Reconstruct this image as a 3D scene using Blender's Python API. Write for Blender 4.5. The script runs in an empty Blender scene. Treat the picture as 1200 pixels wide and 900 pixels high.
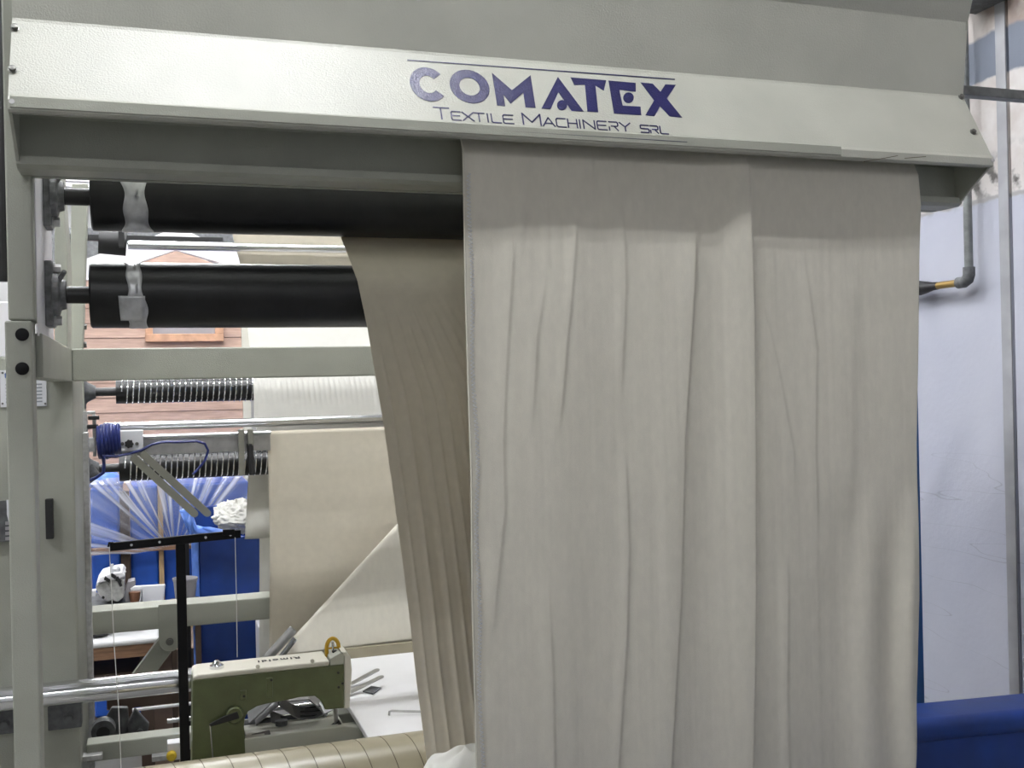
import bpy, bmesh, math, random
from mathutils import Vector, Matrix, noise
random.seed(7)
R = math.radians
SC = bpy.context.scene
COL = SC.collection

# ------------------------------------------------------------------ camera
F_PX = 1240.0                    # focal length in pixels of the 1200 x 900 frame
YAW, ROLL, EYE = R(18.8), R(1.26), 1.75
S_, C_ = math.sin(YAW), math.cos(YAW)
cam_d = bpy.data.cameras.new('camera')
cam_d.sensor_width = 36.0
cam_d.lens = F_PX / 1200 * 36.0
cam = bpy.data.objects.new('camera', cam_d)
COL.objects.link(cam)
_fw, _rt, _up = Vector((S_, C_, 0)), Vector((C_, -S_, 0)), Vector((0, 0, 1))
_cx = math.cos(ROLL) * _rt - math.sin(ROLL) * _up
_cy = math.sin(ROLL) * _rt + math.cos(ROLL) * _up
_m = Matrix((_cx, _cy, -_fw)).transposed().to_4x4()
_m.translation = Vector((0, 0, EYE))
cam.matrix_world = _m
SC.camera = cam

# ------------------------------------------------------------------ world, exposure
w = bpy.data.worlds.new('world'); SC.world = w
w.use_nodes = True
w.node_tree.nodes['Background'].inputs[0].default_value = (0.8, 0.85, 1.0, 1)
w.node_tree.nodes['Background'].inputs[1].default_value = 0.3
SC.view_settings.view_transform = 'Standard'
SC.view_settings.look = 'None'
SC.view_settings.exposure = 0.97
SC.view_settings.gamma = 1.0
SC.view_settings.use_curve_mapping = False
LAMP_POWER = 95.0                # emission strength of the ceiling tubes
LAMP_Z = 4.9
LAMPS = [(0.35, 1.4, 'nearest, in front of the hood'), (-2.4, 1.4, 'left, in front of the hood'), (-0.9, -3.9, 'behind the camera'),
         (0.45, 3.7, 'over the rear rollers'), (-2.6, 3.7, 'left of the rear rollers'), (-0.6, 6.2, 'over the hut'), (0.35, 8.4, 'by the far wall'), (-2.6, 8.4, 'in the far left corner')]

# ------------------------------------------------------------------ pixel <-> place helpers
def ray(px, py):
    u, v = (px - 600) / F_PX, (450 - py) / F_PX
    a = u * math.cos(ROLL) + v * math.sin(ROLL)
    b = -u * math.sin(ROLL) + v * math.cos(ROLL)
    return Vector((S_ + a * C_, C_ - a * S_, b))
def P(px, py, Y):                # point of the photograph that stands at depth Y
    d = ray(px, py); t = Y / d.y
    return Vector((d.x * t, Y, EYE + d.z * t))
def PX(px, py, X):
    d = ray(px, py); t = X / d.x
    return Vector((X, d.y * t, EYE + d.z * t))
def PZ(px, py, Z):
    d = ray(px, py); t = (Z - EYE) / d.z
    return Vector((d.x * t, d.y * t, Z))
def proj(p):
    x, y, z = p[0], p[1], p[2] - EYE
    w_ = x * S_ + y * C_
    a, b = (x * C_ - y * S_) / w_, z / w_
    return (600 + F_PX * (a * math.cos(ROLL) - b * math.sin(ROLL)),
            450 - F_PX * (a * math.sin(ROLL) + b * math.cos(ROLL)))

# ------------------------------------------------------------------ materials
MATS = {}
def mat(name, col, rough=0.5, metal=0.0, var=0.0, vscale=20.0, bump=0.0, bscale=200.0, spec=0.5, trans=0.0,
        stretch=(1, 1, 1), col2=None, detail=3.0, coat=0.0):
    m = bpy.data.materials.new(name); m.use_nodes = True
    nt = m.node_tree; N, L = nt.nodes, nt.links
    b = N['Principled BSDF']
    b.inputs['Base Color'].default_value = (*col, 1)
    b.inputs['Roughness'].default_value = rough
    b.inputs['Metallic'].default_value = metal
    b.inputs['Specular IOR Level'].default_value = spec
    if coat:
        b.inputs['Coat Weight'].default_value = coat
        b.inputs['Coat Roughness'].default_value = 0.15
    tc = N.new('ShaderNodeTexCoord'); mp = N.new('ShaderNodeMapping')
    mp.inputs['Scale'].default_value = stretch
    L.new(tc.outputs['Object'], mp.inputs['Vector'])
    if var or col2:
        n = N.new('ShaderNodeTexNoise'); n.inputs['Scale'].default_value = vscale; n.inputs['Detail'].default_value = detail
        L.new(mp.outputs['Vector'], n.inputs['Vector'])
        r = N.new('ShaderNodeValToRGB')
        r.color_ramp.elements[0].position = 0.35; r.color_ramp.elements[1].position = 0.68
        c2 = col2 if col2 else tuple(min(1, c * (1 + var)) for c in col)
        c1 = col if col2 else tuple(c * (1 - var) for c in col)
        r.color_ramp.elements[0].color = (*c1, 1); r.color_ramp.elements[1].color = (*c2, 1)
        L.new(n.outputs['Fac'], r.inputs['Fac']); L.new(r.outputs['Color'], b.inputs['Base Color'])
    if bump:
        n2 = N.new('ShaderNodeTexNoise'); n2.inputs['Scale'].default_value = bscale; n2.inputs['Detail'].default_value = 2
        L.new(mp.outputs['Vector'], n2.inputs['Vector'])
        bp = N.new('ShaderNodeBump'); bp.inputs['Strength'].default_value = bump; bp.inputs['Distance'].default_value = 0.002
        L.new(n2.outputs['Fac'], bp.inputs['Height']); L.new(bp.outputs['Normal'], b.inputs['Normal'])
    if trans:
        tr = N.new('ShaderNodeBsdfTranslucent'); mx = N.new('ShaderNodeMixShader')
        tr.inputs['Color'].default_value = (*col, 1)
        mx.inputs[0].default_value = trans
        L.new(b.outputs[0], mx.inputs[1]); L.new(tr.outputs[0], mx.inputs[2])
        L.new(mx.outputs[0], N['Material Output'].inputs['Surface'])
    MATS[name] = m
    return m

mat('paint', (0.355, 0.365, 0.31), 0.42, var=0.05, vscale=9, bump=0.35, bscale=420, spec=0.45)
mat('hood_paint', (0.44, 0.445, 0.39), 0.3, var=0.06, vscale=5, bump=0.4, bscale=260, spec=0.38)
mat('paint_smooth', (0.44, 0.45, 0.385), 0.4, var=0.03, vscale=14, spec=0.4)
mat('fabric', (0.72, 0.69, 0.60), 0.95, var=0.03, vscale=60, bump=0.25, bscale=900, spec=0.1, trans=0.12, stretch=(1, 1, 0.5))
mat('web_fabric', (0.68, 0.63, 0.52), 0.95, var=0.03, vscale=40, bump=0.2, bscale=900, spec=0.1, trans=0.2)
mat('white_fabric', (0.84, 0.83, 0.78), 0.95, var=0.02, vscale=40, bump=0.2, bscale=700, spec=0.1, trans=0.25)
mat('stitch', (0.74, 0.75, 0.76), 0.8)
mat('rubber', (0.010, 0.0105, 0.011), 0.36, var=0.25, vscale=12, bump=0.06, bscale=60, spec=0.38)
mat('shaft_black', (0.02, 0.02, 0.021), 0.45)
mat('tape', (0.55, 0.56, 0.57), 0.34, metal=0.45, var=0.15, vscale=40, bump=0.4, bscale=60)
mat('chrome', (0.75, 0.76, 0.78), 0.12, metal=1.0)
mat('steel', (0.48, 0.48, 0.47), 0.33, metal=0.9, var=0.1, vscale=30)
mat('zinc', (0.55, 0.55, 0.55), 0.45, metal=0.6, var=0.15, vscale=60)
mat('cast', (0.10, 0.105, 0.11), 0.55, var=0.3, vscale=40, bump=0.3, bscale=150)
mat('dusty', (0.20, 0.205, 0.21), 0.6, var=0.35, vscale=45, bump=0.3, bscale=150)
mat('guide_steel', (0.27, 0.27, 0.28), 0.4, metal=0.5)
mat('dark', (0.012, 0.012, 0.013), 0.55)
mat('black_paint', (0.004, 0.004, 0.005), 0.5, spec=0.2)
mat('screw', (0.16, 0.16, 0.15), 0.4, metal=0.7)
mat('ink', (0.012, 0.012, 0.075), 0.3, bump=0.4, bscale=260, spec=0.6)
mat('blue_ink', (0.05, 0.13, 0.42), 0.5)
mat('grey_ink', (0.25, 0.27, 0.3), 0.6)
mat('plate', (0.66, 0.67, 0.70), 0.4)
mat('blue_plastic', (0.006, 0.036, 0.20), 0.42, var=0.15, vscale=8, bump=0.05, bscale=60)
mat('blue_bright', (0.018, 0.095, 0.47), 0.45, var=0.12, vscale=10)
mat('blue_panel', (0.012, 0.09, 0.27), 0.45)
mat('wood', (0.30, 0.17, 0.10), 0.7, var=0.2, vscale=14, stretch=(1, 8, 8))
mat('wood_pale', (0.45, 0.31, 0.16), 0.7, var=0.2, vscale=14, stretch=(8, 8, 1))
mat('plank', (0.52, 0.36, 0.29), 0.75, var=0.13, vscale=9, stretch=(1, 8, 10))
mat('frame_wood', (0.62, 0.36, 0.23), 0.65, var=0.15, vscale=20)
mat('white_paint', (0.82, 0.81, 0.84), 0.5)
mat('white_board', (0.86, 0.86, 0.87), 0.35, var=0.02, vscale=8)
mat('cream', (0.66, 0.64, 0.55), 0.4)
mat('sew_green', (0.10, 0.118, 0.05), 0.32, var=0.1, vscale=20, bump=0.08, bscale=200, spec=0.5)
mat('tan_wrap', (0.29, 0.26, 0.18), 0.3, var=0.06, vscale=10, spec=0.5)
mat('seam', (0.10, 0.08, 0.05), 0.8)
mat('yellow', (0.75, 0.52, 0.03), 0.4)
mat('amber', (0.55, 0.33, 0.02), 0.3)
mat('thread', (0.75, 0.75, 0.72), 0.8)
mat('cable_blue', (0.006, 0.014, 0.11), 0.4)
mat('fork_metal', (0.25, 0.25, 0.21), 0.4, metal=0.5)
mat('grey_plastic', (0.33, 0.32, 0.34), 0.5)
mat('bag_blue', (0.12, 0.25, 0.72), 0.3, var=0.25, vscale=14)
mat('brass', (0.30, 0.20, 0.06), 0.45, metal=0.6)
mat('pipe', (0.17, 0.18, 0.18), 0.45, metal=0.5, var=0.2, vscale=30)
mat('floor_conc', (0.20, 0.195, 0.18), 0.6, var=0.15, vscale=3)
mat('ceiling_paint', (0.40, 0.40, 0.40), 0.8)
mat('wall_paint', (0.42, 0.42, 0.42), 0.8, var=0.06, vscale=2)
mat('pilaster', (0.33, 0.335, 0.355), 0.75, var=0.12, vscale=6, bump=0.2, bscale=40)
mat('overlock_grey', (0.40, 0.40, 0.385), 0.4, var=0.2, vscale=60)
mat('cardboard', (0.33, 0.235, 0.18), 0.8, var=0.1, vscale=6)
mat('pot', (0.16, 0.07, 0.035), 0.6)
mat('dark_wood', (0.05, 0.03, 0.02), 0.7)

def film_mat():
    m = bpy.data.materials.new('film'); m.use_nodes = True
    N, L = m.node_tree.nodes, m.node_tree.links
    N.remove(N['Principled BSDF'])
    g = N.new('ShaderNodeBsdfGlossy'); g.inputs['Roughness'].default_value = 0.22
    d = N.new('ShaderNodeBsdfDiffuse'); d.inputs['Color'].default_value = (0.75, 0.78, 0.9, 1)
    t = N.new('ShaderNodeBsdfTransparent')
    geo = N.new('ShaderNodeNewGeometry'); k_ = P(205, 648, 5.62)
    sub = N.new('ShaderNodeVectorMath'); sub.operation = 'SUBTRACT'; sub.inputs[1].default_value = k_
    L.new(geo.outputs['Position'], sub.inputs[0])
    sp = N.new('ShaderNodeSeparateXYZ'); L.new(sub.outputs[0], sp.inputs[0])
    at = N.new('ShaderNodeMath'); at.operation = 'ARCTAN2'; L.new(sp.outputs['X'], at.inputs[0]); L.new(sp.outputs['Z'], at.inputs[1])
    ml = N.new('ShaderNodeMath'); ml.operation = 'MULTIPLY'; L.new(at.outputs[0], ml.inputs[0]); ml.inputs[1].default_value = 9.0
    cb = N.new('ShaderNodeCombineXYZ'); L.new(ml.outputs[0], cb.inputs[0]); L.new(sp.outputs['Z'], cb.inputs[1])
    n = N.new('ShaderNodeTexNoise'); n.inputs['Scale'].default_value = 1.3; n.inputs['Detail'].default_value = 5
    L.new(cb.outputs[0], n.inputs['Vector'])
    r = N.new('ShaderNodeValToRGB')
    r.color_ramp.elements[0].position = 0.47; r.color_ramp.elements[0].color = (0.17, 0.17, 0.17, 1)
    r.color_ramp.elements[1].position = 0.66; r.color_ramp.elements[1].color = (0.8, 0.8, 0.8, 1)
    L.new(n.outputs['Fac'], r.inputs['Fac'])
    m1 = N.new('ShaderNodeMixShader'); m1.inputs[0].default_value = 0.3
    L.new(d.outputs[0], m1.inputs[1]); L.new(g.outputs[0], m1.inputs[2])
    m2 = N.new('ShaderNodeMixShader'); L.new(r.outputs['Color'], m2.inputs[0])
    L.new(t.outputs[0], m2.inputs[1]); L.new(m1.outputs[0], m2.inputs[2])
    L.new(m2.outputs[0], N['Material Output'].inputs['Surface'])
    MATS['film'] = m
film_mat()

def emit_mat():
    m = bpy.data.materials.new('tube_light'); m.use_nodes = True
    N, L = m.node_tree.nodes, m.node_tree.links
    N.remove(N['Principled BSDF'])
    e = N.new('ShaderNodeEmission'); e.inputs['Color'].default_value = (0.97, 0.985, 1.0, 1)
    e.inputs['Strength'].default_value = LAMP_POWER
    L.new(e.outputs[0], N['Material Output'].inputs['Surface'])
    MATS['tube_light'] = m
emit_mat()

def wall_mat():
    """Old painted concrete: whitewash below, a grey-blue painted band, bare patchy plaster above, soot cracks between."""
    m = bpy.data.materials.new('old_wall'); m.use_nodes = True
    N, L = m.node_tree.nodes, m.node_tree.links
    b = N['Principled BSDF']; b.inputs['Roughness'].default_value = 0.75
    geo = N.new('ShaderNodeNewGeometry')
    sep = N.new('ShaderNodeSeparateXYZ'); L.new(geo.outputs['Position'], sep.inputs[0])
    def noi(scale, detail=4, vec=None):
        n = N.new('ShaderNodeTexNoise'); n.inputs['Scale'].default_value = scale; n.inputs['Detail'].default_value = detail
        L.new(vec if vec else geo.outputs['Position'], n.inputs['Vector']); return n.outputs['Fac']
    def mth(op, a, c):
        n = N.new('ShaderNodeMath'); n.operation = op
        for i, x in enumerate((a, c)):
            if isinstance(x, (int, float)): n.inputs[i].default_value = x
            else: L.new(x, n.inputs[i])
        return n.outputs[0]
    def ramp(fac, a, c):
        n = N.new('ShaderNodeMapRange'); n.inputs['From Min'].default_value = a; n.inputs['From Max'].default_value = c
        L.new(fac, n.inputs['Value']); return n.outputs[0]
    def mixc(fac, a, c):
        n = N.new('ShaderNodeMix'); n.data_type = 'RGBA'; L.new(fac, n.inputs[0])
        for i, x in ((6, a), (7, c)):
            if isinstance(x, tuple): n.inputs[i].default_value = (*x, 1)
            else: L.new(x, n.inputs[i])
        return n.outputs[2]
    zz = mth('ADD', sep.outputs['Z'], mth('MULTIPLY', mth('SUBTRACT', noi(9), 0.5), 0.05))
    base = mixc(ramp(noi(1.7), 0.35, 0.7), (0.42, 0.435, 0.515), (0.49, 0.505, 0.575))
    plaster = mixc(ramp(noi(7), 0.4, 0.65), (0.48, 0.44, 0.42), (0.60, 0.58, 0.57))
    up = mixc(ramp(zz, 2.44, 2.46), base, plaster)
    stain = mth('MULTIPLY', ramp(noi(14, 6), 0.50, 0.62),
                mth('MULTIPLY', ramp(zz, 2.42, 2.50), ramp(zz, 2.68, 2.56)))
    up = mixc(stain, up, (0.10, 0.095, 0.09))
    seamz = mth('ABSOLUTE', mth('SUBTRACT', zz, 2.45), 0)
    up = mixc(ramp(seamz, 0.012, 0.004), up, (0.33, 0.32, 0.32))
    up = mixc(ramp(zz, 2.925, 2.935), up, (0.145, 0.165, 0.21))
    brown = mixc(ramp(noi(5), 0.45, 0.6), (0.33, 0.27, 0.235), (0.56, 0.52, 0.49))
    up = mixc(ramp(zz, 3.10, 3.115), up, brown)
    # hairline scuffs low on the wall
    mp = N.new('ShaderNodeMapping'); mp.inputs['Scale'].default_value = (1, 0.6, 5); L.new(geo.outputs['Position'], mp.inputs['Vector'])
    sc = ramp(mth('ABSOLUTE', mth('SUBTRACT', noi(1.6, 2, mp.outputs['Vector']), 0.5), 0), 0.004, 0.0)
    low = mth('MULTIPLY', mth('MULTIPLY', sc, ramp(zz, 1.6, 1.3)), 0.4)
    up = mixc(low, up, (0.2, 0.2, 0.22))
    L.new(up, b.inputs['Base Color'])
    bp = N.new('ShaderNodeBump'); bp.inputs['Strength'].default_value = 0.25; bp.inputs['Distance'].default_value = 0.004
    L.new(noi(40), bp.inputs['Height']); L.new(bp.outputs['Normal'], b.inputs['Normal'])
    MATS['old_wall'] = m
wall_mat()

# ------------------------------------------------------------------ mesh builder
WL = {}                          # world location of every object made here
def tag(o, label=None, cat=None, group=None, kind=None):
    if label: o['label'] = label
    if cat: o['category'] = cat
    if group: o['group'] = group
    if kind: o['kind'] = kind
    return o
def empty(name, loc, label, cat, group=None):
    o = bpy.data.objects.new(name, None); COL.objects.link(o)
    o.empty_display_size = 0.05
    o.location = loc; WL[o.name] = Vector(loc)
    return tag(o, label, cat, group)

class MB:
    def __init__(s): s.v, s.f = [], []
    def add(s, vs, fs):
        n = len(s.v); s.v += [tuple(v) for v in vs]; s.f += [tuple(i + n for i in f) for f in fs]; return s
    def box(s, x0, x1, y0, y1, z0, z1):
        vs = [(x, y, z) for x in (x0, x1) for y in (y0, y1) for z in (z0, z1)]
        return s.add(vs, [(0, 1, 3, 2), (4, 6, 7, 5), (0, 4, 5, 1), (2, 3, 7, 6), (0, 2, 6, 4), (1, 5, 7, 3)])
    def obox(s, c, ax, ay, az):  # oriented box from centre and half axes
        c, ax, ay, az = map(Vector, (c, ax, ay, az))
        vs = [c + i * ax + j * ay + k * az for i in (-1, 1) for j in (-1, 1) for k in (-1, 1)]
        return s.add(vs, [(0, 1, 3, 2), (4, 6, 7, 5), (0, 4, 5, 1), (2, 3, 7, 6), (0, 2, 6, 4), (1, 5, 7, 3)])
    def prism(s, poly, vec):     # planar polygon swept along vec
        vec = Vector(vec); poly = [Vector(p) for p in poly]; n = len(poly)
        return s.add(poly + [p + vec for p in poly],
                     [tuple(range(n)), tuple(range(2 * n - 1, n - 1, -1))] + [(i, (i + 1) % n, n + (i + 1) % n, n + i) for i in range(n)])
    def cyl(s, p0, p1, r0, r1=None, n=20, caps=True):
        return s.lathe(p0, p1, [(0, r0), (1, r0 if r1 is None else r1)], n, caps)
    def lathe(s, p0, p1, prof, n=20, caps=True):   # prof: (t along p0-p1, radius)
        p0, p1 = Vector(p0), Vector(p1); d = p1 - p0
        a = d.normalized().orthogonal().normalized(); b = d.normalized().cross(a)
        vs, fs = [], []
        for t, r in prof:
            for k in range(n):
                q = 2 * math.pi * k / n
                vs.append(p0 + d * t + (a * math.cos(q) + b * math.sin(q)) * r)
        m = len(prof)
        for i in range(m - 1):
            for k in range(n):
                fs.append((i * n + k, i * n + (k + 1) % n, (i + 1) * n + (k + 1) % n, (i + 1) * n + k))
        if caps:
            fs.append(tuple(range(n - 1, -1, -1))); fs.append(tuple((m - 1) * n + k for k in range(n)))
        return s.add(vs, fs)
    def tube(s, pts, r, n=8):
        pts = [Vector(p) for p in pts]; vs, fs = [], []
        up = None
        for i, p in enumerate(pts):
            t = (pts[min(i + 1, len(pts) - 1)] - pts[max(i - 1, 0)]).normalized()
            if up is None: up = t.orthogonal().normalized()
            up = (up - t * up.dot(t)).normalized(); b = t.cross(up)
            for k in range(n):
                q = 2 * math.pi * k / n
                vs.append(p + (up * math.cos(q) + b * math.sin(q)) * r)
        for i in range(len(pts) - 1):
            for k in range(n):
                fs.append((i * n + k, i * n + (k + 1) % n, (i + 1) * n + (k + 1) % n, (i + 1) * n + k))
        fs.append(tuple(range(n - 1, -1, -1))); fs.append(tuple((len(pts) - 1) * n + k for k in range(n)))
        return s.add(vs, fs)
    def grid(s, fn, nu, nv):     # fn(u, v) -> point
        vs = [fn(i / nu, j / nv) for j in range(nv + 1) for i in range(nu + 1)]
        fs = [(j * (nu + 1) + i, j * (nu + 1) + i + 1, (j + 1) * (nu + 1) + i + 1, (j + 1) * (nu + 1) + i) for j in range(nv) for i in range(nu)]
        return s.add(vs, fs)
    def build(s, name, m, parent=None, smooth=False, bev=0.0, seg=2, thick=0.0, base=False, auto=True):
        vs = [Vector(v) for v in s.v]
        lo = Vector((min(v.x for v in vs), min(v.y for v in vs), min(v.z for v in vs)))
        hi = Vector((max(v.x for v in vs), max(v.y for v in vs), max(v.z for v in vs)))
        c = (lo + hi) / 2
        if base: c.z = lo.z
        me = bpy.data.meshes.new(name)
        me.from_pydata([v - c for v in vs], [], s.f)
        if auto:
            bm = bmesh.new(); bm.from_mesh(me)
            bmesh.ops.recalc_face_normals(bm, faces=bm.faces[:]); bm.to_mesh(me); bm.free()
        me.materials.append(MATS[m])
        if smooth:
            me.polygons.foreach_set('use_smooth', [True] * len(me.polygons))
            if smooth != 'all':
                me.set_sharp_from_angle(angle=R(35))
        o = bpy.data.objects.new(name, me); COL.objects.link(o)
        WL[o.name] = c
        if parent:
            o.parent = parent; o.location = c - WL[parent.name]
        else:
            o.location = c
        if bev:
            b = o.modifiers.new('bevel', 'BEVEL'); b.width = bev; b.segments = seg; b.limit_method = 'ANGLE'; b.angle_limit = R(40)
        if thick:
            t = o.modifiers.new('thick', 'SOLIDIFY'); t.thickness = thick; t.offset = 0
        return o
def share(src, name, world_c, parent):   # another piece with the same mesh
    o = bpy.data.objects.new(name, src.data); COL.objects.link(o)
    WL[o.name] = Vector(world_c); o.parent = parent; o.location = Vector(world_c) - WL[parent.name]
    return o
def hexbolt(p, d, r, h):         # bolt head at p pointing along d
    p, d = Vector(p), Vector(d).normalized()
    mb = MB().cyl(p, p + d * h * 0.25, r * 1.35, n=14)
    return mb.cyl(p + d * h * 0.25, p + d * h, r, n=6)

# ================================================================== SETTING
X0, X1, Y0, Y1, ZC = -6.0, 3.2, -5.0, 10.0, 5.0
tag(MB().box(X0, X1, Y0, Y1, -0.1, 0).build('floor', 'floor_conc'), 'grey concrete factory floor', None, None, 'structure')
tag(MB().box(X0, X1, Y0, Y1, ZC, ZC + 0.1).build('ceiling', 'ceiling_paint'), 'pale factory ceiling', None, None, 'structure')
tag(MB().box(X0, X1, Y1, Y1 + 0.1, 0, ZC).build('wall_back', 'wall_paint'), 'plain back wall of the hall', None, None, 'structure')
tag(MB().box(X0, X1, Y0 - 0.1, Y0, 0, ZC).build('wall_front', 'wall_paint'), 'plain wall behind the camera', None, None, 'structure')
tag(MB().box(X0 - 0.1, X0, Y0, Y1, 0, ZC).build('wall_left', 'wall_paint'), 'plain left wall of the hall', None, None, 'structure')
# right wall: cast panels with an open dark joint and a flat pilaster beside it
JY = PX(1186, 300, X1).y         # joint
wr = MB().box(X1 + 0.03, X1 + 0.13, Y0, Y1, 0, ZC).build('wall_right', 'dark')
tag(wr, 'old painted concrete side wall with a blue-grey band', None, None, 'structure')
for a, b_ in ((Y0, JY - 0.006), (JY + 0.006, 6.2), (6.22, Y1)):
    MB().box(X1, X1 + 0.03, a, b_, 0, ZC).build('wall_panel', 'old_wall', wr)
PY = PX(1173, 300, X1).y
tag(MB().box(X1 - 0.007, X1, JY + 0.006, PY, 0, ZC).build('trim_1', 'pilaster', bev=0.002), 'flat grey pilaster beside the wall joint', None, None, 'structure')

# ceiling lamps
for lx, ly, lwhere in LAMPS:
    t = empty('ceiling_light', (lx, ly, ZC), ('single-tube' if 'camera' in lwhere else 'twin-tube') + ' ceiling light ' + lwhere, 'ceiling light', 'ceiling lights')
    MB().box(lx - 0.75, lx + 0.75, ly - 0.1, ly + 0.1, LAMP_Z + 0.04, ZC).build('housing', 'white_paint', t)
    for q in ((0.0,) if 'camera' in lwhere else (-0.06, 0.06)):
        MB().cyl((lx - 0.73, ly + q, LAMP_Z), (lx + 0.73, ly + q, LAMP_Z), 0.02, n=10).build('tube', 'tube_light', t, smooth=True)

# ================================================================== THE MACHINE
mach = empty('fabric_machine', (0.85, 3.3, 0), 'grey-green steel textile machine with overhanging lettered hood and black rollers', 'machine')
HX0, HX1 = -0.247, 2.086
# ---- hood: bent sheet profile (Y, Z), outside then inside
out = [(2.225, 3.05), (2.255, 2.70), (2.285, 2.705), (2.303, 2.495), (2.203, 2.315), (2.200, 2.296), (2.212, 2.292)]
prof = [(2.14, 3.10), (2.272, 2.712), (2.280, 2.690), (2.3025, 2.499), (2.300, 2.492), (2.206, 2.318), (2.2, 2.310), (2.2, 2.292), (2.206, 2.288)]
inn = [(2.226, 2.289), (2.322, 2.455), (2.326, 2.51), (2.305, 2.69), (2.297, 2.715), (2.165, 3.10)]
mb = MB().prism([(HX0, y, z) for y, z in prof + inn], (HX1 - HX0, 0, 0))
hood = mb.build('hood', 'hood_paint', mach)
# lower channel that closes the hood behind the cloth slot
ch = [(2.315, 2.212), (2.33, 2.205), (2.40, 2.205), (2.40, 2.212), (2.345, 2.216), (2.345, 2.30), (2.40, 2.36), (2.40, 2.37), (2.335, 2.31), (2.335, 2.222), (2.318, 2.228)]
MB().prism([(HX0, y, z) for y, z in ch], (HX1 - HX0, 0, 0)).build('lower_channel', 'paint', hood)
MB().box(HX0 + 0.004, HX1 - 0.004, 2.41, 2.43, 2.205, 3.1).build('rear_sheet', 'paint', hood)
for x in (HX0, HX1 - 0.006):
    poly = [(x, 2.206, 2.292), (x, 2.33, 2.206), (x, 2.43, 2.206), (x, 2.43, 3.1), (x, 2.15, 3.1), (x, 2.278, 2.70), (x, 2.307, 2.50)]
    MB().prism(poly, (0.006, 0, 0)).build('end_plate', 'paint', hood)
# lip strip folded over the lower edge, with rivets at its ends
ln = Vector((0, -0.88, 0.475))
def on_hood(px, py, lift=0.0):   # point on the sloping lettered face
    n = Vector((0, -(2.492 - 2.318), -(2.206 - 2.300)))   # normal of the face (towards the viewer, up)
    n.normalize(); o = Vector((0, 2.206, 2.318))
    d = ray(px, py); c = Vector((0, 0, EYE))
    t = (o - c).dot(n) / d.dot(n)
    return c + d * t + n * lift
NH = Vector((0, -(2.492 - 2.318), 0.094)).normalized()
lip = MB()
lip.prism([(HX0 + 0.004, 2.2045, 2.320), (HX0 + 0.004, 2.1985, 2.316), (HX0 + 0.004, 2.1975, 2.296), (HX0 + 0.004, 2.2, 2.294), (HX0 + 0.004, 2.2, 2.3155)], (1.86, 0, 0))
lip.build('lip_strip', 'paint', hood)
for px, py in ((16, 33), (15, 82), (1126, 114), (1140, 155)):
    p = on_hood(px, py)
    p.x = min(max(p.x, HX0 + 0.006), HX1 - 0.004)
    b_ = MB().lathe(p, p + NH * 0.008, [(0, 0.0085), (0.2, 0.009), (0.25, 0.0065), (0.9, 0.0065), (1.0, 0.005)], 16)
    o = b_.build('socket_screw', 'screw', hood, smooth=True)
for px in (14, 1163):
    p = P(px, 119 if px < 100 else 188, 2.2)
    MB().cyl(p + Vector((0, 0.004, 0)), p + Vector((0, -0.003, 0)), 0.005, n=12).build('rivet', 'zinc', hood)

# ---- lettering, measured on the sloping face
def lp(cx, cy, lift=0.0006):
    return on_hood(470 + cx / 3.529, 55 + cy / 3.529, lift)
def letter(polys, name='letter', m='ink'):
    mb = MB()
    for poly in polys:
        mb.prism([lp(*q) for q in poly], NH * 0.0005)
    return mb.build(name, m, hood)
def ringpoly(cx, cy, rx, ry, ix, iy, a0, a1, n=30, sh=0.085):
    o_, i_ = [], []
    for k in range(n + 1):
        a = R(a0 + (a1 - a0) * k / n)
        x, y = rx * math.cos(a), -ry * math.sin(a); o_.append((cx + x + 0.13 * y, cy + y + sh * x))
        x, y = ix * math.cos(a), -iy * math.sin(a); i_.append((cx + x + 0.13 * y, cy + y + sh * x))
    return o_, i_
def ring_letter(*a):
    o_, i_ = ringpoly(*a); mb = MB()
    for k in range(len(o_) - 1):
        mb.prism([lp(*o_[k]), lp(*o_[k + 1]), lp(*i_[k + 1]), lp(*i_[k])], NH * 0.0005)
    return mb.build('letter', 'ink', hood)
ring_letter(112, 156, 76, 70, 36, 36, 42, 322)
ring_letter(283, 165, 82, 69, 42, 37, 0, 360)
letter([[(375, 108), (458, 180), (535, 118), (556, 253), (514, 250), (505, 190), (453, 236), (423, 198), (430, 246), (397, 243)]])
def dot(cx, cy, r): return [(cx + r * math.cos(R(k * 18)), cy + r * math.sin(R(k * 18))) for k in range(20)]
letter([[(648, 125), (755, 268), (705, 265), (650, 188), (618, 258), (580, 256)], dot(665, 242, 21)])
letter([[(700, 127), (848, 139), (838, 182), (803, 160), (815, 271), (770, 268), (760, 157), (716, 158)]])
letter([[(857, 140), (970, 150), (970, 186), (902, 178), (916, 244), (990, 248), (993, 283), (880, 276)], dot(940, 211, 22)])
letter([[(990, 148), (1040, 153), (1072, 187), (1092, 156), (1136, 158), (1098, 214), (1162, 293), (1110, 288), (1070, 246), (1047, 287), (1010, 283), (1046, 222)]])
letter([[(25, 53), (1132, 133), (1132, 137), (25, 57)]], 'rule')
letter([[(225, 332), (1183, 391), (1183, 395), (225, 336)]], 'rule')
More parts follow.
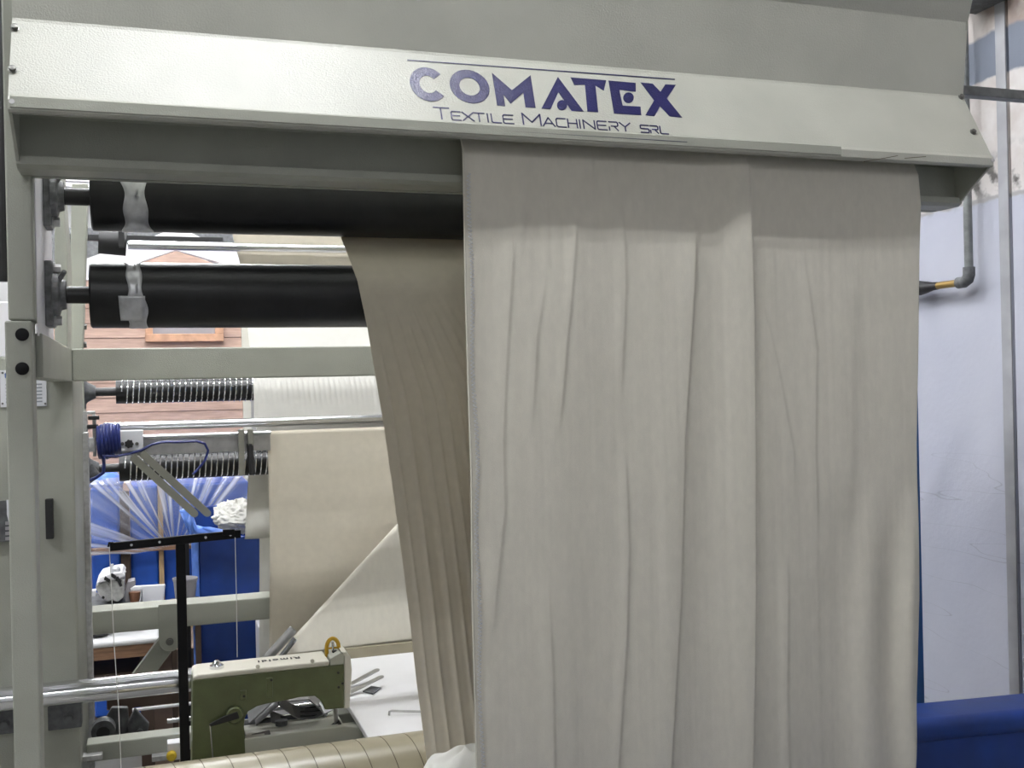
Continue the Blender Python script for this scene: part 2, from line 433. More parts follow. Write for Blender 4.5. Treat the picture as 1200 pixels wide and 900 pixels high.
# small capitals as strokes in a unit box
GL = {'T': [[(0, 1), (1, 1)], [(.45, 1), (.45, 0)]], 'E': [[(1, 1), (0.12, 1), (0, .85), (0, .12), (.1, 0), (1, 0)], [(0, .52), (.9, .52)]],
      'X': [[(0, 1), (1, 0)], [(1, 1), (0, 0)]], 'I': [[(.5, 1), (.5, 0)]], 'L': [[(0, 1), (0, .12), (.1, 0), (1, 0)]],
      'M': [[(0, 0), (0, 1), (.5, .25), (1, 1), (1, 0)]], 'A': [[(0, 0), (.5, 1), (1, 0)], [(.2, .33), (.8, .33)]],
      'C': [[(1, 1), (.15, 1), (0, .85), (0, .15), (.15, 0), (1, 0)]], 'H': [[(0, 1), (0, 0)], [(1, 1), (1, 0)], [(0, .52), (1, .52)]],
      'N': [[(0, 0), (0, 1), (1, 0), (1, 1)]], 'R': [[(0, 1), (.9, 1), (1, .9), (1, .6), (.9, .5), (.25, .5)], [(.55, .5), (1, 0)], [(0, .38), (0, 0)]],
      'Y': [[(0, 1), (.5, .5), (1, 1)], [(.5, .5), (.5, 0)]], 'S': [[(1, 1), (.1, 1), (0, .9), (0, .6), (.1, .52), (.9, .52), (1, .42), (1, .1), (.9, 0), (0, 0)]]}
def strokes(glyph, to3, wd, lift, vec, mb):
    for line in GL[glyph]:
        for (a, b_) in zip(line[:-1], line[1:]):
            p, q = Vector(to3(*a)), Vector(to3(*b_))
            t = (q - p).normalized(); n = t.cross(vec).normalized() * wd / 2
            e = t * wd * 0.35
            mb.prism([p - e - n, q + e - n, q + e + n, p - e + n], vec * lift)
SUB = [('T', 137, 200, 47), ('E', 208, 246, 35), ('X', 254, 300, 35), ('T', 303, 345, 35), ('I', 352, 364, 35), ('L', 374, 412, 35), ('E', 422, 464, 35),
       ('M', 503, 576, 46), ('A', 586, 634, 35), ('C', 642, 680, 35), ('H', 690, 727, 35), ('I', 734, 744, 35), ('N', 754, 800, 35), ('E', 811, 850, 35),
       ('R', 860, 896, 35), ('Y', 904, 948, 35), ('S', 990, 1024, 30), ('R', 1031, 1062, 30), ('L', 1071, 1104, 30)]
for g, a, b_, h in SUB:
    mb = MB()
    def to3(u, v, a=a, b_=b_, h=h):
        x = a + (b_ - a) * u
        y0 = 299 + (x - 165) * 0.066
        return lp(x - 0.16 * h * (v - 0.5) , y0 - h * v + (8 if False else 0))
    strokes(g, to3, 0.0034 if h > 40 else 0.003, 0.0005, NH, mb)
    mb.build('small_letter', 'ink', hood)
# little scratch marks on the hood's right side
mb = MB()
for a, b_ in (((1012, 190), (1030, 187)), ((1030, 187), (1052, 183)), ((1060, 186), (1085, 184))):
    p, q = on_hood(*a, 0.0004), on_hood(*b_, 0.0004)
    mb.prism([p, q, q + Vector((0, 0, 0.0015)), p + Vector((0, 0, 0.0015))], NH * 0.0004)
mb.build('scratch', 'seam', hood)

# ---- posts
PXR = -0.227                     # inner face of the left-hand frame
post = MB().box(-0.278, PXR, 2.405, 2.55, 1.905, 2.90).build('post', 'paint', mach, bev=0.004)
MB().box(PXR, PXR + 0.002, 2.44, 2.82, 1.875, 2.40).build('mounting_plate', 'white_paint', post)
MB().box(-0.272, PXR - 0.001, 2.551, 2.80, 1.93, 2.40).build('post_web', 'paint', post)
lo_post = MB().box(-0.284, PXR - 0.006, 2.395, 2.47, 0, 1.903).build('post', 'paint', mach, bev=0.004)
for y in (392, 432):
    p = P(26, y, 2.395)
    MB().lathe(p, p + Vector((0, -0.004, 0)), [(0, 0.0135), (0.6, 0.013), (1, 0.009)], 20).build('cap', 'black_paint', lo_post, smooth=True)
post2 = MB().box(1.855, 1.905, 2.40, 2.52, 0, 2.9).build('post', 'paint', mach, bev=0.004)
# ---- side rail going back, crossbar
zt, zb = 1.881, 1.786
rail = MB().box(-0.276, -0.219, 2.47, 3.36, zb, zt).build('side_rail', 'paint', mach, bev=0.003)
MB().box(-0.219, 1.88, 3.33, 3.39, zb, zt).build('crossbar', 'paint', mach, bev=0.004)
MB().box(1.82, 1.88, 2.53, 3.33, zb, zt).build('side_rail', 'paint', mach, bev=0.003)
# ---- tapered upright and rear column on the left-hand side
pA = [P(64, 416, 3.2), P(79, 416, 3.2), P(79, 297, 3.2), P(71, 190, 3.2), P(64, 190, 3.2)]
up = MB().prism(pA, (0, 0.16, 0)).build('tapered_upright', 'paint', mach, bev=0.002)
pB = [P(80, 410, 3.75), P(97, 410, 3.75), P(103, 215, 3.75), P(84, 215, 3.75)]
colb = MB().prism(pB, (0, 0.07, 0)).build('rear_column', 'paint', mach, bev=0.003)
for py in (383, 404):
    p = P(97, py, 3.79)
    hexbolt(p, (1, 0, 0), 0.010, 0.012).build('bolt', 'screw', colb)
# ---- side box (electrical) below the side rail
side = MB().box(-0.62, -0.219, 3.35, 3.80, 0, 1.86).build('side_box', 'paint', mach, bev=0.006)
pl0, pl1 = P(0, 434, 3.347), P(55, 476, 3.347)
MB().box(pl0.x, pl1.x, 3.344, 3.35, pl1.z, pl0.z).build('nameplate', 'plate', side, bev=0.001)
mbp = MB(); vw = Vector((0, -1, 0)); xx = pl0.x + 0.014
for g in 'COMATEX':
    g_ = {'O': 'C'}.get(g, g)
    wch = 0.012
    lines = g_
    strokes(lines, lambda u, v, xx=xx: Vector((xx + u * wch, 3.3436, pl0.z - 0.022 + v * 0.013)), 0.0032, 0.0005, vw, mbp)
    if g == 'O':
        mbp.prism([(xx + wch - 0.0016, 3.3436, pl0.z - 0.022), (xx + wch + 0.0016, 3.3436, pl0.z - 0.022), (xx + wch + 0.0016, 3.3436, pl0.z - 0.009), (xx + wch - 0.0016, 3.3436, pl0.z - 0.009)], (0, -0.0005, 0))
    xx += 0.0175
mbp.build('plate_lettering', 'blue_ink', side)
mbp = MB()
for k in range(6):
    mbp.box(pl0.x + 0.014, pl0.x + 0.11, 3.3432, 3.3438, pl0.z - 0.044 - k * 0.010, pl0.z - 0.040 - k * 0.010)
mbp.build('plate_print', 'grey_ink', side)
for px in (3, 53):
    for py in (437, 473):
        p = P(px, py, 3.344)
        MB().cyl(p, p + Vector((0, -0.002, 0)), 0.003, n=10).build('plate_rivet', 'screw', side)
k0, k1 = P(-14, 588, 3.335), P(17, 634, 3.335)
kp = MB().box(k0.x, k1.x, 3.325, 3.35, k1.z, k0.z).build('keypad', 'cast', side, bev=0.004)
for k in range(4):
    p = P(9, 613 + k * 6, 3.325)
    MB().box(p.x - 0.006, p.x + 0.006, 3.322, 3.326, p.z - 0.005, p.z + 0.005).build('key', 'grey_plastic', side, bev=0.001)
h0 = P(12, 598, 3.30)
MB().tube([h0 + Vector((0.002, 0, 0.03)), h0 + Vector((0.002, 0, -0.01)), h0 + Vector((0.006, 0, -0.03))], 0.011, 10).build('handset', 'plate', side, smooth=True)
k0, k1 = P(53, 585, 3.335), P(63, 631, 3.335)
MB().box(k0.x, k1.x, 3.325, 3.35, k1.z, k0.z).build('black_strip', 'dark', side, bev=0.002)
# aluminium edge column beside the box
MB().box(-0.2185, -0.203, 3.74, 3.80, 0.02, 1.62).build('edge_profile', 'zinc', side)
# cable run and black edge left of the post
MB().tube([P(5, -10, 2.75), P(4, 120, 2.75), P(3, 250, 2.75), P(5, 330, 2.75)], 0.012, 10).build('cable_trunk', 'dark', mach, smooth=True)
MB().tube([P(-1, -10, 2.8), P(0, 180, 2.8), P(-2, 330, 2.8)], 0.008, 8).build('cable_trunk', 'grey_plastic', mach, smooth=True)
MB().box(-0.62, -0.36, 3.36, 3.42, 1.86, 2.02).build('top_box', 'white_paint', mach, bev=0.004)

# ---- black rubber rollers
RR, RY = 0.0775, 2.65
def roller(name, zc, x0, tape_px, tape_y, tw, flap):
    r = MB().lathe((x0, RY, zc), (1.75, RY, zc), [(0, 0.062), (0.0, 0.074), (0.002, RR), (0.998, RR), (1, 0.074), (1, 0.062)], 56).build(name, 'rubber', mach, smooth=True)
    MB().lathe((PXR, RY, zc), (x0 + 0.01, RY, zc), [(0, 0.020), (0.9, 0.020), (0.93, 0.03), (1, 0.03)], 24).build('shaft', 'shaft_black', r, smooth=True)
    MB().cyl((1.74, RY, zc), (1.86, RY, zc), 0.02, n=24).build('shaft', 'shaft_black', r, smooth=True)
    # flange bearing bolted to the frame
    b_ = MB().obox((PXR + 0.010, RY, zc), (0.008, 0, 0), (0, 0.04, 0), (0, 0, 0.075))
    b_.lathe((PXR + 0.016, RY, zc), (PXR + 0.045, RY, zc), [(0, 0.052), (0.5, 0.048), (0.6, 0.036), (1, 0.033)], 24)
    b_.cyl((PXR + 0.03, RY - 0.02, zc + 0.03), (PXR + 0.045, RY - 0.045, zc + 0.05), 0.006, n=8)
    b_.build('flange_bearing', 'dusty', r, bev=0.003)
    for dz in (-0.06, 0.06):
        hexbolt((PXR + 0.018, RY, zc + dz), (1, 0, 0), 0.011, 0.016).build('bolt', 'zinc', r)
    # duct tape wound around, ragged edges, one loose flap
    xt = P(tape_px, tape_y, RY).x
    def tp(u, v):
        a = R(-100 + 250 * u)
        jit = 0.004 * math.sin(u * 11 + zc * 9) + 0.003 * math.sin(u * 27)
        x = xt + (v - 0.5) * tw + jit * (1 if v > 0.5 else -1.2) + 0.018 * (0.5 - u)
        rr_ = RR + 0.0008 + 0.0006 * math.sin(u * 40 + v * 9)
        return (x, RY - rr_ * math.cos(a), zc + rr_ * math.sin(a))
    MB().grid(tp, 60, 6).build('tape', 'tape', r, smooth='all', thick=0.0006)
    if not flap: return r
    def fl(u, v):
        a = R(-52 + 46 * u)
        x = xt - 0.004 + (v - 0.5) * (0.046 + 0.012 * u) + 0.012 * (0.5 - u) * 0.3 - 0.006 * (1 - u) * (v < 0.5)
        return (x, RY - (RR + 0.0025) * math.cos(a), zc + (RR + 0.0025) * math.sin(a))
    MB().grid(fl, 12, 6).build('tape', 'tape', r, smooth='all', thick=0.0006)
    return r
RZ1, RZ2 = 2.207, 1.979
roller('roller', RZ1, P(107, 235, RY).x, 157, 235, 0.056, False)
roller('roller', RZ2, P(106, 345, RY).x, 158, 345, 0.038, True)

# ---- spiral-ribbed spreader rollers far back
SY = 4.2
def spreader(zc, r, x0):
    b_ = MB().lathe((x0, SY, zc), (1.7, SY, zc), [(0, r * 0.7), (0.0, r * 0.92), (0.004, r * 0.92), (1, r * 0.92)], 32).build('spreader_roller', 'rubber', mach, smooth=True)
    mb = MB(); pitch = 0.0205; n = int((1.0 - x0) / pitch)
    pts = []
    for k in range(n * 20):
        a = 2 * math.pi * k / 20
        pts.append((x0 + 0.02 + pitch * k / 20, SY - math.cos(a) * r * 0.93, zc + math.sin(a) * r * 0.93))
    mb.tube(pts, 0.0026, 6).build('spiral_rib', 'chrome', b_, smooth=True)
    MB().cyl((x0 - 0.085, SY, zc), (x0 + 0.01, SY, zc), 0.016, n=20).build('shaft', 'shaft_black', b_, smooth=True)
    MB().lathe((x0 - 0.125, SY, zc), (x0 - 0.07, SY, zc), [(0, 0.05), (0.3, 0.05), (0.5, 0.036), (1, 0.022)], 24).obox((x0 - 0.118, SY, zc), (0.012, 0, 0), (0, 0.04, 0), (0, 0, 0.06)).build('flange_bearing', 'cast', b_, smooth=True)
    return b_
z1, z2 = P(135, 459, SY).z, P(140, 548, SY).z
spreader(z1, 0.049, P(136, 458, SY).x)
spreader(z2, 0.056, P(140, 548, SY).x)
# mounting column for these on the left
mc = MB().box(-0.30, P(100, 480, SY).x, 4.14, 4.26, 0.3, 1.86).build('rear_post', 'paint', mach, bev=0.004)

# ---- polished rods
def rod(p, x1, r, name='rod', m='chrome'):
    return MB().cyl(p, (x1, p[1], p[2]), r, n=24).build(name, m, mach, smooth=True)
ru = rod(P(150, 287, 4.25), 1.7, 0.017)
MB().cyl(P(116, 283, 4.25), P(148, 286, 4.25), 0.045, n=20).build('end_hub', 'dark', ru, smooth=True)
MB().box(P(142, 280, 4.25).x - 0.008, P(142, 280, 4.25).x + 0.012, 4.19, 4.3, P(142, 292, 4.25).z, P(142, 272, 4.25).z).build('end_plate', 'dark', ru)
MB().box(-0.3, P(262, 277, 4.3).x, 4.34, 4.38, P(142, 277, 4.3).z - 0.01, P(142, 277, 4.3).z + 0.01).build('hanger_bar', 'dark', ru)
rm = rod(P(122, 500.5, 4.0), 1.7, 0.016)
GY = 3.94
g0, g1 = P(135, 509, GY), P(290, 528, GY)
guide = MB().box(g0.x, P(317, 515, GY).x, GY, GY + 0.02, g1.z - 0.002, P(200, 512, GY).z).build('guide_rail', 'steel', mach, bev=0.002)
MB().cyl((g0.x, GY - 0.01, P(230, 510, GY).z), (P(317, 515, GY).x, GY - 0.01, P(230, 510, GY).z), 0.0085, n=16).build('guide_rod', 'chrome', guide, smooth=True)
# clamp block with star knob
c0, c1 = P(136, 505, GY - 0.05), P(168, 528, GY - 0.05)
blk = MB().box(c0.x, c1.x, GY - 0.05, GY - 0.002, c1.z, c0.z).build('clamp_block', 'plate', guide, bev=0.003)
def star(c, r):
    poly = []
    for k in range(28):
        a = 2 * math.pi * k / 28
        q = r * (1 + 0.14 * math.cos(7 * a))
        poly.append(c + Vector((q * math.cos(a), 0, q * math.sin(a))))
    return MB().prism(poly, (0, -0.02, 0))
star(P(151.5, 520, GY - 0.05), 0.014).build('star_knob', 'dark', guide, bev=0.002)
for px in (143.5, 160.5):
    p = P(px, 520, GY - 0.05)
    MB().cyl(p, p + Vector((0, -0.006, 0)), 0.006, n=12).build('cap_screw', 'screw', guide)
# hanger bracket at the right end of the short rail: two slotted uprights
for px0, px1 in ((279, 287), (290, 297)):
    a, b_ = P(px0, 503, GY - 0.03), P(px1, 557 if px0 < 285 else 522, GY - 0.03)
    MB().box(a.x, b_.x, GY - 0.04, GY - 0.018, b_.z, a.z).build('hanger_bracket', 'fork_metal', guide, bev=0.002)
MB().tube([P(293, 520, GY - .03), P(294, 540, GY - .03), P(296, 556, GY - .03)], 0.012, 10).build('sensor', 'dark', guide, smooth=True)
# slotted mounting plate on the frame, small clamp
a, b_ = P(97, 482, GY), P(108, 535, GY)
slot = MB().box(a.x, a.x + 0.014, GY - 0.02, GY + 0.02, b_.z, a.z)
slot.box(a.x + 0.014, a.x + 0.040, GY - 0.004, GY + 0.004, a.z - 0.012, a.z)
slot.box(a.x + 0.03, a.x + 0.042, GY - 0.004, GY + 0.004, b_.z, a.z - 0.012)
sl = slot.build('slotted_plate', 'zinc', mach, bev=0.002)
a, b_ = P(97, 513, GY - 0.02), P(112, 529, GY - 0.02)
MB().box(a.x, b_.x, GY - 0.035, GY - 0.012, b_.z, a.z).build('shaft_clamp', 'zinc', sl, bev=0.002)
p = P(104, 522, GY - 0.035); hexbolt(p, (0, -1, 0), 0.010, 0.008).build('bolt', 'zinc', sl)
for px, py in ((110, 490), (109, 500)):
    p = P(px, py, GY); MB().box(p.x - 0.018, p.x + 0.018, GY - 0.03, GY - 0.004, p.z - 0.005, p.z + 0.008).build('wing_screw', 'dark', sl, bev=0.002)
MB().cyl(P(101, 548, 4.05), P(112, 562, 4.05), 0.025, n=14).build('lower_clamp', 'cast', sl, smooth=True)
# two-tine slotted fork hanging at an angle
fy = GY - 0.08
def tine(a, b_, wd):
    a, b_ = P(*a, fy), P(*b_, fy); d = (b_ - a); t = d.normalized(); n = Vector((t.z, 0, -t.x)) * wd / 2
    poly = [a - n, b_ - n]
    for k in range(1, 6):
        q = math.pi * k / 6
        poly.append(b_ - n * math.cos(q) + t * wd / 2 * math.sin(q))
    poly += [b_ + n, a + n]
    return poly
fk = MB().prism(tine((155, 535), (228, 602), 0.026), (0, 0.005, 0)).build('fork_arm', 'fork_metal', guide)
MB().prism(tine((166, 531), (243, 601.5), 0.026), (0, 0.005, 0)).build('fork_arm', 'fork_metal', guide)
# coiled blue cable on the guide rail and its tail
mb = MB(); cc = P(127, 518, GY)
pts = []
for k in range(7 * 20):
    a = 2 * math.pi * k / 20; t = k / 140
    pts.append((cc.x - 0.034 + 0.075 * t, GY - 0.02 + 0.05 * math.cos(a), cc.z + 0.004 * math.sin(k) + (0.056 - 0.006 * t) * math.sin(a) + 0.012 * t))
mb.tube(pts, 0.0068, 8).build('coiled_cable', 'cable_blue', guide, smooth=True)
tail = [(120, 534), (136, 535), (150, 532), (165, 528), (178, 521), (190, 518), (210, 518), (230, 517), (240, 520), (244, 528), (240, 540), (232, 550), (226, 556)]
MB().tube([P(x, y, GY - 0.065) for x, y in tail], 0.0045, 8).build('cable_tail', 'cable_blue', guide, smooth=True)
tail = [(121, 533), (122, 545), (121, 554), (112, 560), (104, 563)]
MB().tube([P(x, y, GY - 0.045) for x, y in tail], 0.006, 8).build('cable_tail', 'cable_blue', guide, smooth=True)

# ---- lower beam with hinge cheek and strut
LY = 4.0
b0, b1 = P(101, 716, LY), P(318, 727, LY)
beam = MB().box(b0.x, 1.7, LY, LY + 0.12, P(200, 736, LY).z, P(200, 709.5, LY).z).build('lower_beam', 'paint', mach, bev=0.004)
ck = P(198, 708, LY - 0.012); r_ = 0.037
cz = P(198, 752, LY - 0.012).z
poly = [Vector((ck.x - r_, LY - 0.012, ck.z)), Vector((ck.x + r_, LY - 0.012, ck.z))]
for k in range(13):
    q = math.pi * k / 12
    poly.append(Vector((ck.x + r_ * math.cos(q), LY - 0.012, cz - r_ * math.sin(q))))
MB().prism(poly, (0, 0.011, 0)).build('hinge_cheek', 'paint', beam, bev=0.002)
hexbolt((ck.x, LY - 0.012, cz), (0, -1, 0), 0.010, 0.010).build('bolt', 'screw', beam)
a, b_ = P(197, 752, LY + 0.03), P(160, 802, LY + 0.03); t = (b_ - a).normalized(); n = Vector((t.z, 0, -t.x)) * 0.032
MB().prism([a - n, b_ - n, b_ + n, a + n], (0, 0.04, 0)).build('strut', 'paint', beam, bev=0.003)
# ---- big polished bar low at the front, carried by a bolted plate
bz = P(105, 809, 3.28).z
bb = MB().cyl((-0.62, 3.28, bz), (0.30, 3.28, bz), 0.034, n=32).build('support_bar', 'chrome', mach, smooth=True)
for px0, px1, py, pb in ((56, 96, 822, 851), (-30, 17, 830, 858)):
    a, b_ = P(px0, py, 3.31), P(px1, pb, 3.31)
    MB().box(a.x, b_.x, 3.30, 3.35, b_.z, a.z + 0.03).build('bar_bracket', 'cast', bb, bev=0.002)
    p = P((px0 + px1) / 2 + 4 if px0 > 0 else 5, (py + pb) / 2 + 5, 3.30); hexbolt(p, (0, -1, 0), 0.011, 0.010).build('bolt', 'cast', bb)
# ---- lower rail, pillow blocks, second shaft
l0, l1 = P(96, 875, 3.45), P(194, 884, 3.45)
lr = MB().box(-0.21, 1.7, 3.45, 3.52, P(150, 888, 3.45).z, P(150, 867, 3.45).z).build('lower_rail', 'paint', mach, bev=0.004)
for px in (108, 190):
    p = P(px, 887, 3.44); MB().box(p.x - 0.03, p.x + 0.03, 3.42, 3.46, p.z - 0.006, p.z + 0.01).build('clip', 'zinc', lr, bev=0.002)
def pillow(px, py, Y, r):
    c = P(px, py, Y)
    b_ = MB().lathe(c, c + Vector((0, 0.05, 0)), [(0, r * 0.6), (0, r), (1, r)], 28).build('pillow_block', 'cast', lr, smooth=True)
    MB().lathe(c + Vector((0, -0.004, 0)), c + Vector((0, 0.02, 0)), [(0, r * 0.3), (0, r * 0.6), (1, r * 0.6)], 24)
    return b_
c = P(121, 858, 3.6); pillow(121, 858, 3.6, 0.036)
MB().cyl(c + Vector((0, -0.01, 0)), c + Vector((0, 0.01, 0)), 0.02, n=20).build('bearing_bore', 'dark', lr, smooth=True)
for pts_ in ([(112, 862), (131, 829), (150, 829), (152, 860), (135, 866)], [(145, 858), (158, 830), (175, 848), (173, 860), (165, 864), (150, 862)]):
    MB().prism([P(x, y, 3.66) for x, y in pts_], (0, 0.02, 0)).build('bearing_arm', 'cast', lr, bev=0.004)
p = P(164, 857, 3.66); hexbolt(p, (0, -1, 0), 0.011, 0.01).build('bolt', 'cast', lr)
a = P(155, 832, 3.75); MB().box(a.x, a.x + 0.9, 3.74, 3.76, a.z - 0.003, a.z + 0.003).build('trim_rail', 'white_paint', lr)
rod(P(196, 845, 3.7), 1.0, 0.008, 'thin_rod')
a = P(125, 822, 3.85); MB().box(a.x, 1.0, 3.85, 3.87, P(130, 832, 3.85).z, P(130, 815, 3.85).z).build('backing_board', 'dark_wood', lr)
a = P(100, 740, 3.86); MB().box(a.x, a.x + 0.012, 3.84, 3.90, P(100, 790, 3.86).z, a.z).build('black_upright', 'dark', lr)
MB().box(a.x + 0.012, a.x + 0.018, 3.84, 3.85, P(100, 788, 3.86).z, a.z - 0.01).build('edge_strip', 'zinc', lr)

# ---- wrapped roller at the very front: helical tan wraps
CYY, CZZ, CR = 2.80, 0.68, 0.13
core = MB().cyl((-0.14, CYY, CZZ), (1.78, CYY, CZZ), CR - 0.004, n=40).build('wrapped_roller', 'seam', mach, smooth=True)
MB().cyl((PXR, CYY, CZZ), (-0.13, CYY, CZZ), 0.03, n=20).build('shaft', 'shaft_black', core, smooth=True)
pitch = 0.0665
mb = MB(); nA = 48
def wrap(u, v):
    a = 2 * math.pi * u
    e = 0.0012
    vv = {0.0: 0.0, 0.25: 0.03, 0.5: 0.5, 0.75: 0.97, 1.0: 1.0}[v]
    x = e + (pitch - 2 * e) * vv - pitch * (u - 0.5) * 2.2
    rr_ = CR
    return (x, CYY + rr_ * math.sin(a - math.pi), CZZ + rr_ * math.cos(a - math.pi))
mb.grid(wrap, nA, 4)
first = mb.build('wrap', 'tan_wrap', core, smooth='all')
w0 = WL[first.name].copy()
k = 0
x = -0.10
first.location.x += x - 0.0; WL[first.name].x += x
while x + pitch < 1.68:
    x += pitch
    share(first, 'wrap', (w0.x + x, w0.y, w0.z), core)

# ================================================================== CLOTH
FOLDS = [  # (path of the crease in the photograph, height m, left width px, right width px, fade)
    ([(814, 250), (814, 290), (810, 370), (800, 522), (798, 604), (795, 710), (786, 860), (782, 930)], 0.0105, 26, 2.6),
    ([(871, 170), (873, 198), (877, 282), (880, 370), (881, 530), (881, 690), (879, 815), (877, 930)], 0.018, 34, 3.0),
    ([(677, 235), (675, 250), (672, 298), (668, 346), (662, 410), (658, 458), (652, 520)], 0.0036, 8, 2.6),
    ([(640, 310), (638, 326), (628, 394), (624, 466), (620, 520)], 0.0032, 9, 3),
    ([(724, 215), (726, 230), (731, 290), (732, 338), (728, 446), (726, 480)], 0.0034, 10, 2.6),
    ([(733, 520), (733, 550), (736, 646), (733, 756), (724, 891), (722, 930)], 0.005, 9, 2.6),
    ([(640, 660), (642, 710), (646, 794), (648, 895), (648, 930)], 0.0048, 12, 3),
    ([(597, 250), (600, 300), (594, 400), (589, 520), (591, 600), (581, 697), (575, 760)], 0.0034, 14, 3),
    ([(921, 640), (921, 690), (920, 815), (922, 896), (922, 930)], 0.0042, 9, 3),
    ([(888, 330), (894, 362), (910, 430), (928, 530), (930, 600)], 0.0026, 11, 3),
    ([(940, 290), (944, 318), (956, 410), (954, 526), (958, 640)], 0.0026, 8, 2.6),
    ([(1000, 290), (998, 400), (996, 520), (990, 640)], 0.0036, 24, 9),
    ([(693, 170), (693, 230), (697, 290)], 0.0028, 7, 3),
    ([(615, 180), (614, 240), (608, 320)], 0.003, 8, 4),
    ([(634, 185), (640, 250), (641, 330)], 0.0022, 6, 3),
]
def seg_x(path, y):
    if y <= path[0][1] or y >= path[-1][1]: return None
    for (xa, ya), (xb, yb) in zip(path[:-1], path[1:]):
        if ya <= y <= yb:
            return xa + (xb - xa) * (y - ya) / (yb - ya)
def fold_height(px, py):
    h = 0.0
    for path, A, wl, wr_ in FOLDS:
        fx = seg_x(path, py)
        if fx is None: continue
        ya, yb = path[0][1], path[-1][1]
        fade = min(1.0, (py - ya) / 70.0, ((yb - py) / 70.0) if yb < 925 else 1.0)
        if ya < 175: fade = min(1, (yb - py) / 70.0) if yb < 925 else 1.0
        fade = fade * fade * (3 - 2 * fade)
        d = px - fx
        h += A * fade * (math.exp(-(d / wl) ** 2) if d < 0 else math.exp(-(d / wr_) ** 2))
    return h
def interp(tab, y):
    if y <= tab[0][0]: return tab[0][1]
    for (a, va), (b_, vb) in zip(tab[:-1], tab[1:]):
        if y <= b_: return va + (vb - va) * (y - a) / (b_ - a)
    return tab[-1][1]
DL = [(120, 541), (178, 541.5), (240, 543), (340, 545), (440, 548), (560, 552), (700, 553), (820, 556), (900, 558), (1000, 560)]
DR = [(120, 1071), (205, 1076), (240, 1079), (300, 1077), (400, 1076), (520, 1074), (600, 1075), (700, 1076), (780, 1074), (860, 1071), (900, 1068), (1000, 1064)]
DY = 2.262
ZTOP, ZBOT = 2.44, 0.62
def drape(u, v):
    z = ZTOP + (ZBOT - ZTOP) * v
    # reference pixel row of this height in mid drape, edges read from the photograph
    xl, xr = P(interp(DL, 900 - (z - 0.898) * 526), 500, DY).x, None
    pyl = proj((0.665, DY, z))[1]; pyr = proj((1.87, DY, z))[1]
    xl = P(interp(DL, pyl), pyl, DY).x; xr = P(interp(DR, pyr), pyr, DY).x
    x = xl + (xr - xl) * u
    px, py = proj((x, DY, z))
    g = max(0.0, min(1.0, (2.27 - z) / 0.35))       # folds grow away from the slot
    h = fold_height(px, py)
    h += g * 0.009 * (noise.noise((x * 5.0, z * 0.55, 3.1)))
    h += 0.0021 * (0.3 + 0.7 * g) * noise.noise((x * 16.0 + 0.6 * noise.noise((x * 3, z * 1.2, 9.0)), z * 0.9, 7.7))
    h += 0.0006 * noise.noise((x * 46.0, z * 1.6, 1.7))
    h += 0.0002 * noise.noise((x * 110.0, z * 3.0, 5.7))
    # flange turned back along the right-hand edge, low down
    lo_ = max(0.0, min(1.0, (py - 560) / 140))
    if lo_ > 0:
        fx = interp([(560, 1062), (617, 1060), (710, 1056), (816, 1054), (900, 1060)], py)
        d = px - fx
        h += lo_ * (0.016 * math.exp(-((d - 8) / 9.0) ** 2) - 0.010 * math.exp(-((d + 14) / 13.0) ** 2) + 0.012 * math.exp(-((d + 42) / 15.0) ** 2))
        h -= lo_ * 0.010 * math.exp(-((px - 985) / 26.0) ** 2)
    yb = 0.0
    if z > 2.27: yb = 0.6 * (z - 2.27) ** 1.5 + (z - 2.27) * 0.35        # runs up and back inside the hood
    return (x, DY + yb - h, z)
dr = MB().grid(drape, 430, 300).build('fabric_drape', 'fabric', smooth='all', thick=0.0007, auto=False)
tag(dr, 'wide cream fabric sheet hanging in folds from the hood at right', 'fabric')
dr_w = WL[dr.name]
# hem: rolled edge and overlock loops along the left selvedge
mb = MB(); edge = []
for k in range(180):
    v = 0.06 + 0.94 * k / 179
    edge.append(Vector(drape(0.0, v)) + Vector((0.002, -0.002, 0)))
mb.tube(edge, 0.0022, 6)
mb.build('rolled_hem', 'fabric', dr, smooth='all')
mb = MB(); pts = []
for k in range(900):
    v = 0.12 + 0.88 * k / 899
    p = Vector(drape(0.012 + 0.002 * math.sin(v * 31), v))
    pts.append(p + Vector((0.0045 * math.sin(k * 1.25) + 0.0015 * noise.noise((k * 0.2, 0, 0)), -0.0030 - 0.0014 * math.cos(k * 1.25), 0)))
mb.tube(pts, 0.0011, 4).build('overlock_stitching', 'stitch', dr, smooth='all')

# ---- tensioned web running between the two black rollers and down
path = []
for k in range(0, 7):            # hangs behind roller one, leaves it low at the back
    a = R(10 - 62 * k / 6)
    path.append((RY + (RR + 0.001) * math.cos(a), RZ1 + (RR + 0.001) * math.sin(a)))
wrapA = []
for k in range(0, 15):           # over the upper front of roller two
    a = R(128 + 58 * k / 14)
    wrapA.append((RY + (RR + 0.001) * math.cos(a), RZ2 + (RR + 0.001) * math.sin(a)))
path += wrapA
y_, z_ = path[-1]
for k in range(1, 41):
    t = k / 40
    path.append((y_ + (2.575 - y_) * t, z_ + (0.66 - z_) * t))
for k in range(len(path) - 1): pass
LW = [(200, 385), (278, 399), (300, 408), (330, 419), (384, 430.5), (500, 450), (600, 464), (700, 477), (800, 488), (870, 497), (1000, 512)]
cum = [0.0]
for (a, b_), (c_, d_) in zip(path[:-1], path[1:]): cum.append(cum[-1] + math.hypot(c_ - a, d_ - b_))
